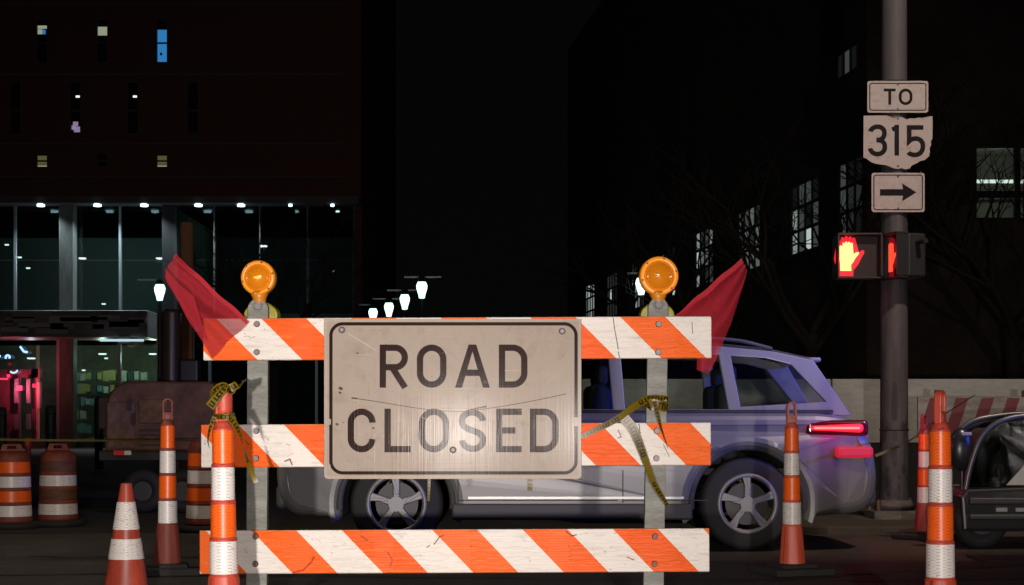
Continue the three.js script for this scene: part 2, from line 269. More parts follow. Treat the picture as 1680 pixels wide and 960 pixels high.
// ---------- stone building on the right, its side wall running away ----------
{
  const D0 = 40, X0 = 8.52, dir = V(-0.124, 0, -1).normalize(), ang = Math.atan2(dir.x, dir.z);
  const g = thing('corner_building', 'dark corner building with rows of many-paned lit windows behind the trees', 'building', V(X0, 0, -D0));
  const stone = std(rgb(0.09, 0.065, 0.055), 0.9, { map: rep(grimeTex, 0.3, 0.3) }), frame = std(rgb(0.02, 0.02, 0.02), 0.6);
  const tones = [0.006, 0.02, 0.05, 0.11, 0.24, 0.5].map((k) => glow(rgb(0.85 * k, 1 * k, 0.92 * k), 1));
  // side wall: local u runs along dir
  const side = new THREE.Group(); side.name = 'side_wall'; g.add(side);
  side.rotation.y = Math.atan2(-dir.z, dir.x);  // local x follows dir
  const holes = [], wn = [];
  for (let k = -1; k < 7; k++) wn.push([5 + 5.7 * k, 5.5, 7.4, 2.5]);
    const inside = wn.filter((w) => w[0] > 1.3);
  inside.push([1.2, 5.5, 7.4, 1.8], [1.5, 9.55, 10.2, 1.6]);
  for (const [u, y0, y1, w] of inside.slice()) if (!(y0 === 9.4 && u < 4)) holes.push(rect(u - w / 2, y0, u + w / 2, y1));
  part('wall', ext(poly(rect(0, -0.3, 46, 20), holes), 0.35), stone, side);
  reseed(88);
  for (const [u, y0, y1, w] of inside) {
    if (y0 === 9.4 && u < 4) continue;
    const n = Math.max(2, Math.round(w / 0.62)), rows = y1 - y0 > 1 ? 3 : 1, high = y0 > 9, bars = [];
    for (let i = 0; i <= n; i++) bars.push(box(0.09, y1 - y0, 0.05, u - w / 2 + i * w / n, (y0 + y1) / 2, 0.01));
    for (let j = 0; j <= rows; j++) bars.push(box(w, 0.08, 0.048, u, y0 + j * (y1 - y0) / rows, 0.01));
    const f = part('window', bars, frame, side);
    for (let i = 0; i < n; i++) for (let j = 0; j < rows; j++) {
      const near = u > 3 && u < 7, t = u < 3 && !high ? Math.floor(rr(0, 2.9)) : high ? (y1 - y0 < 1 && i === 1 ? 2 : 0) : Math.min(5, Math.floor(rr(0.6, near ? 5.99 : 5.3)));
      part(t > 1 ? 'lit_window_pane' : 'pane', box(w / n - 0.1, (y1 - y0) / rows - 0.09, 0.02, u - w / 2 + (i + 0.5) * w / n, y0 + (j + 0.5) * (y1 - y0) / rows, 0.03), tones[t], f);
    }
  }
  // front wall facing the camera
  const S = F / D0, wx = (px) => (px - 840) / S - X0, wy = (py) => EYE + (HZ - py) / S;
  const big = rect(wx(1597), wy(362), wx(1760), wy(237));
  part('wall', ext(poly(rect(0, -0.3, 30, 20), [big]), 0.3).translate(0, 0, -0.3), stone, g);
  const bx0 = wx(1597), bx1 = wx(1760), by0 = wy(362), by1 = wy(237), my = wy(318);
  const f = part('window', [box(bx1 - bx0, 0.16, 0.12, (bx0 + bx1) / 2, my, -0.12), box(0.14, by1 - by0, 0.125, wx(1671), (by0 + by1) / 2, -0.12), box(bx1 - bx0, 0.08, 0.12, (bx0 + bx1) / 2, by0 + 0.04, -0.12), box(bx1 - bx0, 0.08, 0.12, (bx0 + bx1) / 2, by1 - 0.04, -0.12), box(0.1, by1 - by0, 0.125, bx0 + 0.05, (by0 + by1) / 2, -0.12)], frame, g);
  for (const [a, b] of [[bx0, wx(1671)], [wx(1671), bx1]]) for (const [c, d] of [[by0, my], [my, by1]]) part('pane', box(b - a - 0.1, d - c - 0.1, 0.02, (a + b) / 2, (c + d) / 2, -0.12), M.glass, f);
  part('room', [box(4, 0.1, 3, bx0 + 1.4, by0 - 0.3, -1.85), box(4, 0.1, 3, bx0 + 1.4, by1 + 0.3, -1.85), box(4, 2.6, 0.1, bx0 + 1.4, (by0 + by1) / 2, -3.4), box(0.1, 2.6, 3, bx0 - 0.5, (by0 + by1) / 2, -1.85)], std(rgb(0.3, 0.32, 0.29), 0.9), g);
  part('room_shelf', [box(2.6, 0.25, 0.4, bx0 + 1.2, my + 0.35, -2.9), box(1.2, 0.5, 0.5, bx0 + 0.5, by0 + 0.1, -2.8)], std(rgb(0.16, 0.15, 0.13), 0.8), g);
  part('tube_light', box(1.5, 0.07, 0.12, bx0 + 1.05, wy(285), -1.3), glow(rgb(0.85, 1, 0.9), 1.3), g);
  const p = new THREE.PointLight(rgb(1, 1, 0.86), 1.3); p.position.set(X0 + bx0 + 1.0, wy(285) - 0.25, -D0 - 1.3); p.castShadow = true; scene.add(p);
}

// ---------- street lamps ----------
const glowLamp = glow(rgb(0.62, 1, 0.93), 2.2);
function streetLamp(px, py, h, label, armL, armR) {
  const d = (h - EYE - 0.27) * F / (HZ - py), p = at(px, py, d); p.y = -0.27;
  const g = thing('street_lamp', label, 'street lamp', p, 0, 'lantern street lamps along the far street');
  part('pole', lathe([[0, 0], [0.14, 0], [0.14, 0.4], [0.07, 0.6], [0.05, h - 0.36], [0.06, h - 0.31], [0, h - 0.31]], 14), M.darkSteel, g);
  part('lantern', lathe([[0, h - 0.3], [0.08, h - 0.3], [0.1, h - 0.2], [0.15, h - 0.04], [0.16, h + 0.06], [0.1, h + 0.2], [0, h + 0.22]], 14), glowLamp, g);
  part('cap', lathe([[0.13, h + 0.16], [0.1, h + 0.25], [0.03, h + 0.3], [0, h + 0.31]], 14), M.darkSteel, g);
  const bars = []; if (armL) bars.push(box(armL, 0.045, 0.045, -armL / 2 - 0.1, h + 0.3, 0)); if (armR) bars.push(box(armR, 0.045, 0.045, armR / 2 + 0.1, h + 0.3, 0));
  if (bars.length) part('banner_arm', bars, std(rgb(0.6, 0.65, 0.66), 0.4), g);
  const l = new THREE.PointLight(COOL, 26); l.position.set(p.x, h + p.y - 0.1, p.z); l.castShadow = true; scene.add(l);
}
streetLamp(692, 472, 5, 'nearest and highest of the four glowing street lamps above the sign', 0.4, 0.45);
streetLamp(664, 492, 5, 'second highest of the four glowing street lamps above the sign', 0.45, 0.45);
streetLamp(638, 505, 5, 'third of the four glowing street lamps above the sign, counted from the right', 0.45, 0.35);
streetLamp(612, 514, 5, 'lowest and leftmost of the four glowing street lamps above the sign', 0.4, 0);
streetLamp(262, 476, 5, 'glowing street lamp beside the tip of the left red flag', 0.55, 0);
streetLamp(1052, 466, 5, 'glowing street lamp half hidden behind the right amber warning light', 0.3, 0);

// ---------- bare trees ----------
function bareTree(p, h, s, label, spread = 1) {
  reseed(s);
  const g = thing('bare_tree', label, 'tree', p, 0, 'leafless street trees');
  const bark = std(rgb(0.035, 0.028, 0.022), 0.95), limbs = [];
  part('trunk', tube([[0, 0, 0], [rr(-0.1, 0.1), h * 0.18, 0], [rr(-0.1, 0.1), h * 0.36, rr(-0.1, 0.1)]], h * 0.018, 8, 8), bark, g);
  const grow = (q, v, len, r, n) => {
    const mid = q.clone().addScaledVector(v, len * 0.5).add(V(rr(-1, 1), rr(-0.5, 0.7), rr(-1, 1)).multiplyScalar(len * 0.09)), end = q.clone().addScaledVector(v, len).add(V(0, len * 0.06, 0));
    const c = tube([q, mid, end], r, n > 2 ? 5 : 3, n > 2 ? 6 : 4), pp = c.attributes.position, rings = n > 2 ? 6 : 4, rad = n > 2 ? 7 : 5;
    const pts = [q, mid, end], cur = new THREE.CatmullRomCurve3(pts);
    for (let i = 0; i < rings; i++) { const u = i / (rings - 1), cc = cur.getPointAt(Math.min(u, 1)), k = 1 - 0.45 * u; for (let j = 0; j < rad; j++) { const a = i * rad + j; if (a < pp.count) pp.setXYZ(a, cc.x + (pp.getX(a) - cc.x) * k, cc.y + (pp.getY(a) - cc.y) * k, cc.z + (pp.getZ(a) - cc.z) * k); } }
    limbs.push(c);
    if (!n) return;
    const kids = n > 3 ? 4 : 3;
    for (let k = 0; k < kids; k++) {
      const from = cur.getPointAt(rr(0.45, 1)), w = v.clone().add(V(rr(-1, 1), rr(-0.35, 0.6), rr(-1, 1)).multiplyScalar(0.85 * spread)).normalize();
      grow(k ? from : end.clone(), w, len * rr(0.55, 0.78), r * 0.55, n - 1);
    }
  };
  for (let k = 0; k < 4; k++) { const a = k * 1.7 + rnd(); grow(V(0, h * (0.3 + 0.02 * k), 0), V(Math.cos(a) * 0.7 * spread, 1, Math.sin(a) * 0.7 * spread).normalize(), h * 0.26, h * 0.011, 4); }
  part('crown', limbs, bark, g);
}
bareTree(V(-8.3, -0.27, -58), 9.5, 401, 'leafless tree in front of the dark glazed lobby, left of the street lamps', 1.2);
bareTree(V(7.0, -0.27, -39), 9, 402, 'leafless tree before the lit windows nearest the walk signal', 1.1);
bareTree(V(5.6, -0.27, -48), 9, 403, 'leafless tree before the lit windows above the right red flag', 1.1);
bareTree(V(4.4, -0.27, -56), 9, 404, 'farthest leafless tree, behind the right amber warning light', 1.1);
bareTree(V(10.9, -0.27, -36), 9, 405, 'leafless tree before the large right-hand window with the tube light', 1.2);

// ---------- utility pole, post, equipment on the left ----------
{
  const D = 33, p = at(306, 690, D); p.y = -0.27;
  const g = thing('utility_pole', 'brown wooden utility pole with a flat top before the glazed lobby', 'pole', p);
  const h = EYE + 0.27 + (690 - 365) * D / F;
  part('shaft', lathe([[0, 0], [0.16, 0], [0.135, h - 0.02], [0.12, h], [0, h]], 18), std(rgb(0.3, 0.14, 0.085), 0.9, { map: rep(grimeTex, 3, 1) }), g);
  part('conduit', cyl(0.03, 0.03, 3.4, 0.15, 1.7, 0.06, 10), M.darkSteel, g);
  const q = at(281, 690, 27); q.y = -0.27;
  const k = thing('steel_post', 'dark steel post with a cabinet, left of the wooden pole', 'post', q);
  part('shaft', lathe([[0, 0], [0.2, 0], [0.2, 0.15], [0.16, 0.2], [0.155, 2.95], [0.1, 3.02], [0, 3.02]], 18), phys(rgb(0.05, 0.03, 0.025), 0.35, { clearcoat: 0.4 }), k);
  part('cabinet', box(0.3, 0.9, 0.26, 0.31, 1.75, 0.02, 0.03), phys(rgb(0.02, 0.02, 0.035), 0.4), k);
}
{ // towed generator
  const D = 22, s = F / D, q = at(262, 690, D); q.y = -0.27;
  const g = thing('towed_generator', 'rounded rusty orange equipment housing on wheels behind the left cones', 'generator', q);
  const paint = std(rgb(0.2, 0.085, 0.045), 0.6, { map: rep(grimeTex, 2, 2) }), dk = std(rgb(0.05, 0.025, 0.018), 0.7);
  const X = (px) => (px - 262) / s, Y = (py) => EYE + 0.27 + (690 - py) / s;
  const prof = new THREE.Shape(); prof.moveTo(X(172), Y(740)); prof.lineTo(X(174), Y(668)); prof.bezierCurveTo(X(178), Y(640), X(195), Y(628), X(214), Y(626)); prof.lineTo(X(340), Y(626)); prof.bezierCurveTo(X(356), Y(628), X(362), Y(650), X(362), Y(665)); prof.lineTo(X(362), Y(740)); prof.closePath();
  part('housing', ext(prof, 1.0, 0.03).translate(0, 0, -1), paint, g);
  part('door_panel', [box(X(222) - X(177), Y(660) - Y(735), 0.03, X(199), Y(698), 0.03, 0.012)], std(rgb(0.24, 0.115, 0.08), 0.6, { map: rep(grimeTex, 2, 2) }), g);
  part('door_panel', [box(X(275) - X(228), Y(655) - Y(695), 0.03, X(252), Y(675), 0.03, 0.012)], std(rgb(0.24, 0.12, 0.05), 0.6, { map: rep(grimeTex, 2, 2) }), g);
  part('grille', [0, 1, 2, 3].map((i) => box(0.36, 0.03, 0.03, X(252), Y(706 + i * 8), 0.03)), dk, g);
  part('hinge', [box(0.05, 0.16, 0.05, X(214), Y(664), 0.04), box(0.05, 0.16, 0.05, X(220), Y(688), 0.04)], dk, g);
  part('exhaust_box', box(0.17, 0.42, 0.5, X(164), Y(678), -0.5, 0.02), dk, g);
  part('chassis', box(1.7, 0.14, 0.9, X(265), Y(748), -0.5, 0.02), M.black, g);
  part('reflector', box(0.14, 0.058, 0.015, X(196), Y(743), 0.03), std(rgb(0.6, 0.02, 0.03), 0.4, { emissive: rgb(0.03, 0, 0) }), g);
  part('reflector', box(0.09, 0.056, 0.015, X(210.5), Y(743), 0.03), std(rgb(0.75, 0.72, 0.6), 0.4), g);
  for (const x of [X(235), X(300)]) { const w = part('wheel', new THREE.TorusGeometry(0.2, 0.09, 12, 28).translate(x, 0.29, 0.0), M.tyre, g); part('rim', cyl(0.15, 0.15, 0.1, 0, 0, 0, 20).rotateX(Math.PI / 2).translate(x, 0.29, 0), M.darkSteel, w); }
}
for (const [px, w, py, lab] of [[83, 17, 664, 'narrow black litter bin between the red lit shop and the pale pier'], [3, 16, 668, 'black litter bin at the left edge of the red lit shop'], [162, 15, 650, 'black litter bin beside the rusty equipment housing']]) {
  const D = 40, s = F / D, p = at(px, 690, D); p.y = -0.27;
  const h = EYE + 0.27 + (690 - py) / s;
  const g = thing('litter_bin', lab, 'litter bin', p, 0, 'black litter bins on the far pavement');
  part('bin', lathe([[0, 0.05], [w / s * 0.42, 0.05], [w / s * 0.5, h * 0.85], [w / s * 0.52, h * 0.88], [0, h * 0.88]], 20), M.black, g);
  part('lid', lathe([[w / s * 0.54, h * 0.88], [w / s * 0.45, h * 0.97], [0, h]], 20), M.darkSteel, g);
}

// ---------- pale panel wall on the right ----------
{
  const D = 20, s = F / D, p = at(1500, 690, D); p.y = -0.2;
  const g = thing('panel_barrier', 'long pale panel barrier on a dark base behind the sign pole', 'barrier', p);
  const Y = (py) => EYE + 0.2 + (690 - py) / s, pale = std(rgb(0.52, 0.525, 0.5), 0.8, { map: noiseTex(256, 19, N3(0.82), N3(1), [[4, 1], [30, 1], [90, 1]], true, 0.15) });
  for (let k = 0; k < 4; k++) part('panel', box(2.985, Y(622) - Y(727), 0.12, -2.5 + k * 3, (Y(622) + Y(727)) / 2, 0, 0.015), pale, g);
  part('base', box(12, Y(728), 0.3, 2.0, Y(728) / 2, 0), std(rgb(0.02, 0.02, 0.02), 0.9), g);
}
{ // striped board leaning before it
  const D = 17.6, s = F / D, p = at(1610, 690, D); p.y = -0.04;
  const g = thing('striped_barricade', 'low barricade with dull slanted stripes behind the right front cone', 'barricade', p, 0.12);
  const Y = (py) => EYE + 0.04 + (690 - py) / s, X = (px) => (px - 1610) / s, t = 0.03;
  part('board', box(1.5, Y(652) - Y(718), t, X(1618), (Y(652) + Y(718)) / 2, 0, 0.006), std(rgb(0.5, 0.48, 0.5), 0.6, { map: grimeTex }), g);
  for (let k = 0; k < 6; k++) { const a = 1500 + k * 44; part('stripe', ext(poly([[X(a), Y(717)], [X(a + 21), Y(717)], [X(a + 43), Y(653)], [X(a + 22), Y(653)]]), 0.006).translate(0, 0, t / 2 + 0.002), phys(rgb(0.2, 0.07, 0.08), 0.25), g); }
  for (const x of [X(1540), X(1690)]) part('leg', box(0.06, Y(640), 0.06, x, Y(640) / 2, -0.06), M.post, g);
}

// ---------- vehicles ----------
function makeSUV(name, label, p, turn, o) {
  const g = thing(name, label, 'suv', p, turn);
  const paint = o.paint, AX = [-1.42, 1.36], R = 0.37;
  const s = new THREE.Shape(); s.moveTo(-2.18, 0.27); s.bezierCurveTo(-2.36, 0.3, -2.39, 0.5, -2.38, 0.72); s.bezierCurveTo(-2.36, 0.85, -2.3, 0.9, -2.1, 0.95); s.bezierCurveTo(-1.7, 1.03, -1.4, 1.07, -1.2, 1.09); s.lineTo(1.9, 1.09); s.bezierCurveTo(2.2, 1.08, 2.33, 1.0, 2.35, 0.85); s.bezierCurveTo(2.4, 0.7, 2.42, 0.55, 2.38, 0.42); s.bezierCurveTo(2.34, 0.33, 2.28, 0.3, 2.15, 0.29);
  for (const x of [AX[1], AX[0]]) { s.lineTo(x + 0.425, 0.26); s.absarc(x, R, 0.44, -0.25, Math.PI + 0.25, false); s.lineTo(x - 0.425, 0.26); }
  s.closePath();
  const bodyG = ext(s, 1.72, 0.09, 4).translate(0, 0, -0.86);
  { const q = bodyG.attributes.position; for (let i = 0; i < q.count; i++) { const x = q.getX(i), y = q.getY(i), z = q.getZ(i), e = Math.max(0, Math.abs(x) - 1.55), k = 1 - 0.12 * e * e - 0.06 * Math.max(0, y - 0.7) - 0.07 * Math.max(0, 0.55 - y); q.setZ(i, z * k + Math.sign(z) * 0.025 * Math.exp(-((y - 0.82) ** 2) / 0.004)); } bodyG.computeVertexNormals(); }
  part('body', bodyG, paint, g);
  const tilt = (geo, z0) => { const q = geo.attributes.position; for (let i = 0; i < q.count; i++) { const y = q.getY(i), z = q.getZ(i); q.setZ(i, z + (z0 - Math.sign(z0) * 0.34 * Math.max(0, y - 1.05))); } geo.computeVertexNormals(); return geo; };
  const gh = [[-1.28, 1.07], [-0.42, 1.55], [-0.1, 1.62], [0.4, 1.65], [1.1, 1.64], [1.6, 1.59], [1.92, 1.52], [2.2, 1.07]];
  const w1 = [[-0.92, 1.12], [0.3, 1.12], [0.27, 1.57], [-0.06, 1.55], [-0.34, 1.47]], w2 = [[0.4, 1.12], [1.22, 1.12], [1.16, 1.56], [0.37, 1.58]], w3 = [[1.32, 1.14], [2.0, 1.18], [1.74, 1.48], [1.55, 1.53], [1.26, 1.55]];
  for (const k of [1, -1]) {
    const fr = part('pillar_frame', tilt(ext(poly(gh, [w1, w2, w3]), 0.04, 0.01), k * 0.82 - (k > 0 ? 0.04 : 0)), paint, g);
    for (const w of [w1, w2, w3]) part('side_window', tilt(ext(poly(w), 0.006), k * 0.8), o.glass, fr);
    part('window_trim', tilt(ext(poly(rect(-1.0, 1.085, 2.05, 1.115)), 0.012), k * 0.845 - (k > 0 ? 0.0 : 0.012)), M.black, fr);
  }
  { // roof, windscreen, rear window between the two side frames
    const pr = gh.slice(1, 7), pos = [], ix = [], n = 13;
    for (const [x, y] of pr) for (let j = 0; j < n; j++) { const v = j / (n - 1) * 2 - 1, half = 0.83 - 0.34 * (y - 1.05); pos.push(x, y + 0.05 * (1 - v * v) , v * half); }
    for (let i = 0; i < pr.length - 1; i++) for (let j = 0; j < n - 1; j++) { const a = i * n + j; ix.push(a, a + 1, a + n, a + 1, a + n + 1, a + n); }
    const rg = new THREE.BufferGeometry(); rg.setAttribute('position', new THREE.Float32BufferAttribute(pos, 3)); rg.setIndex(ix); rg.computeVertexNormals();
    part('roof', rg, paint, g);
    const quad = (a, b, bow) => { const P = [], I = [], m = 9; for (let i = 0; i < 2; i++) for (let j = 0; j < m; j++) { const v = j / (m - 1) * 2 - 1, [x, y] = i ? b : a, half = 0.79 - 0.34 * (y - 1.05); P.push(x + bow * (1 - v * v), y + 0.03 * (1 - v * v) * i, v * half); } for (let j = 0; j < m - 1; j++) I.push(j, j + 1, j + m, j + 1, j + m + 1, j + m); const q = new THREE.BufferGeometry(); q.setAttribute('position', new THREE.Float32BufferAttribute(P, 3)); q.setIndex(I); q.computeVertexNormals(); return q; };
    part('windscreen', quad([-1.27, 1.08], [-0.44, 1.55], -0.1), o.glass, g);
    part('rear_window', quad([2.18, 1.1], [1.93, 1.51], 0.06), o.glass, g);
    part('spoiler', box(0.16, 0.04, 1.1, 1.93, 1.525, 0, 0.018), paint, g);
    for (const k of [1, -1]) part('roof_rail', tube([[-0.1, 1.63, k * 0.6], [0.1, 1.69, k * 0.6], [1.3, 1.68, k * 0.6], [1.6, 1.61, k * 0.6]], 0.018, 20, 6), M.darkSteel, g);
  }
  for (const x of AX) for (const k of [1, -1]) {
    const t = part('wheel', lathe([[0.23, -0.11], [0.33, -0.115], [0.365, -0.08], [0.37, 0], [0.365, 0.08], [0.33, 0.115], [0.23, 0.11]], 40).rotateX(Math.PI / 2).translate(x, R, k * 0.8), M.tyre, g);
    const spokes = [cyl(0.06, 0.06, 0.06).rotateX(Math.PI / 2), new THREE.TorusGeometry(0.225, 0.022, 8, 36)];
    for (let i = 0; i < 5; i++) spokes.push(box(0.055, 0.17, 0.03, 0, 0.135, 0, 0.01).rotateZ(i * 2 * Math.PI / 5), box(0.03, 0.15, 0.026, 0.03, 0.14, 0.004, 0.008).rotateZ(i * 2 * Math.PI / 5 + 0.28));
    part('rim', join(spokes).translate(x, R, k * 0.9), std(rgb(0.2, 0.2, 0.21), 0.5, { metalness: 0.5 }), t);
    part('brake_disc', cyl(0.17, 0.17, 0.02, 0, 0, 0, 30).rotateX(Math.PI / 2).translate(x, R, k * 0.83), M.darkSteel, t);
    part('wheel_arch', new THREE.TorusGeometry(0.45, 0.028, 8, 30, Math.PI * 1.06).rotateZ(-0.09).translate(x, R, k * 0.9), std(rgb(0.05, 0.05, 0.055), 0.7), g);
    part('wheel_well', new THREE.CylinderGeometry(0.43, 0.43, 0.5, 24, 1, true, Math.PI / 2, Math.PI).rotateX(Math.PI / 2).translate(x, R, k * 0.6), new THREE.MeshStandardMaterial({ color: 0x050505, roughness: 1, side: THREE.DoubleSide }), g);
  }
  for (const k of [1, -1]) {
    const z = k * 0.948;
    part('sill_cladding', box(1.9, 0.13, 0.05, -0.03, 0.31, k * 0.925, 0.02), std(rgb(0.05, 0.05, 0.055), 0.6), g);
    for (const [x0, x1] of [[-0.93, 0.33], [0.37, 1.05]]) {
      const d = part('door', [box(0.008, 0.68, 0.012, x0, 0.72, k * 0.943), box(x1 - x0, 0.008, 0.012, (x0 + x1) / 2, 0.4, k * 0.943)], M.black, g);
      part('handle', box(0.19, 0.03, 0.035, x1 - 0.2, 0.93, z, 0.012), paint, d);
    }
    part('lower_trim', box(1.7, 0.018, 0.012, 0, 0.42, k * 0.952), M.steel, g);
    const m = part('mirror', new RoundedBoxGeometry(0.13, 0.15, 0.22, 3, 0.05).translate(-0.86, 1.14, k * 1.0), paint, g);
    part('mirror_glass', box(0.006, 0.11, 0.17, -0.793, 1.14, k * 1.0), M.steel, m);
    part('headlight', new RoundedBoxGeometry(0.3, 0.15, 0.34, 3, 0.05).translate(-2.2, 0.82, k * 0.66), o.headOn ? glow(HEAD.color, 6) : phys(rgb(0.6, 0.63, 0.65), 0.1, { clearcoat: 1 }), g);
    part('taillight_bezel', new RoundedBoxGeometry(0.5, 0.13, 0.26, 3, 0.04).translate(2.07, 0.97, k * 0.79), phys(rgb(0.09, 0.004, 0.008), 0.15, { clearcoat: 1 }), g);
    part('taillight', (() => { const q = new RoundedBoxGeometry(0.44, 0.085, 0.3, 4, 0.04), a = q.attributes.position; for (let i = 0; i < a.count; i++) { const t = (a.getX(i) + 0.22) / 0.44; a.setY(i, a.getY(i) * (0.45 + 0.55 * t)); } q.computeVertexNormals(); return q.translate(2.06, 0.97, k * 0.79); })(), o.tailOn ? glow(rgb(1, 0.012, 0.05), 1.15) : phys(rgb(0.3, 0.01, 0.02), 0.2), g);
    if (o.tailOn) part('taillight_strip', box(0.36, 0.018, 0.02, 2.06, 0.97, k * 0.938), glow(rgb(1, 0.16, 0.12), 2.2), g);
    part('taillight', new RoundedBoxGeometry(0.3, 0.09, 0.26, 3, 0.03).translate(2.2, 0.78, k * 0.82), o.tailOn ? glow(rgb(1, 0.015, 0.07), 0.55) : phys(rgb(0.3, 0.01, 0.02), 0.2), g);
  }
  part('bumper', [new RoundedBoxGeometry(0.16, 0.16, 1.5, 3, 0.05).translate(2.34, 0.42, 0), new RoundedBoxGeometry(0.16, 0.2, 1.5, 3, 0.05).translate(-2.32, 0.42, 0)], std(rgb(0.06, 0.06, 0.065), 0.6), g);
  part('grille', [0, 1, 2, 3].map((i) => box(0.03, 0.02, 0.9, -2.395, 0.62 + i * 0.05, 0)), M.black, g);
  part('licence_plate', box(0.012, 0.12, 0.3, 2.41, 0.6, 0), std(rgb(0.6, 0.6, 0.6), 0.5), g);
  const seat = std(rgb(0.03, 0.03, 0.032), 0.8);
  part('cabin_floor', box(3.0, 0.05, 1.5, 0.4, 0.62, 0), seat, g);
  for (const x of [-0.1, 0.95]) for (const k of [0.38, -0.38]) part('seat', [box(0.5, 0.16, 0.48, x, 0.75, k, 0.05), box(0.16, 0.62, 0.46, x + 0.3, 1.02, k, 0.06), box(0.1, 0.16, 0.26, x + 0.33, 1.4, k, 0.04)], seat, g);
  part('dashboard', box(0.45, 0.2, 1.4, -0.95, 0.99, 0, 0.06), seat, g);
  part('steering_wheel', new THREE.TorusGeometry(0.18, 0.016, 8, 28).rotateY(Math.PI / 2).rotateZ(0.4).translate(-0.6, 1.06, 0.38), seat, g);
  if (o.bar) {
    const b = part('light_bar', box(0.28, 0.05, 1.1, 0.3, 1.75, 0, 0.02), M.black, g);
    for (const k of [-1, 1]) part('beacon_light', new RoundedBoxGeometry(0.26, 0.11, 0.42, 3, 0.04).translate(0.3, 1.83, k * 0.3), glow(rgb(0.02, 0.05, 1), 3), b);
  }
  return g;
}
const tint = phys(rgb(0.86, 0.9, 0.9), 0.03, { transmission: 1, thickness: 0 });
const silver = phys(rgb(0.21, 0.21, 0.21), 0.42, { metalness: 0.3, clearcoat: 0.6, clearcoatRoughness: 0.06 });
const SUVZ = -13.15 - 0.95;
makeSUV('suv', 'silver suv crossing behind the barricade with its red tail lights on', V((945 - 840) / 208, -0.08, SUVZ), 0, { paint: silver, glass: tint, tailOn: true });
const tailL = new THREE.PointLight(rgb(1, 0.02, 0.06), 0.35); tailL.position.set(0.505 + 2.62, 0.85, SUVZ); tailL.castShadow = true; scene.add(tailL);
const tailS = new THREE.PointLight(rgb(1, 0.02, 0.06), 0.16); tailS.position.set(0.505 + 2.06, 0.9, SUVZ + 1.12); tailS.castShadow = true; scene.add(tailS);

// the car that waits behind the camera: its head lamps light the barricade
const CARX = 0.15, CARZ = 1.2;
makeSUV('waiting_suv', 'dark grey suv waiting behind the viewpoint with its head lamps on', V(CARX, 0, CARZ + 2.4), -Math.PI / 2, { paint: phys(rgb(0.05, 0.05, 0.055), 0.3, { clearcoat: 1 }), glass: tint, headOn: true });
for (const k of [1, -1]) {
  const l = new THREE.SpotLight(HEAD.color, HEAD.power * (k > 0 ? 1.45 : 0.9), 0, 0.56, 0.95);
  l.position.set(CARX - k * 0.66, 0.82, CARZ - 0.02); l.target.position.set(k > 0 ? -4.6 : 2.4, 1.2, -15); l.castShadow = true; l.shadow.radius = 2.4; scene.add(l, l.target);
}
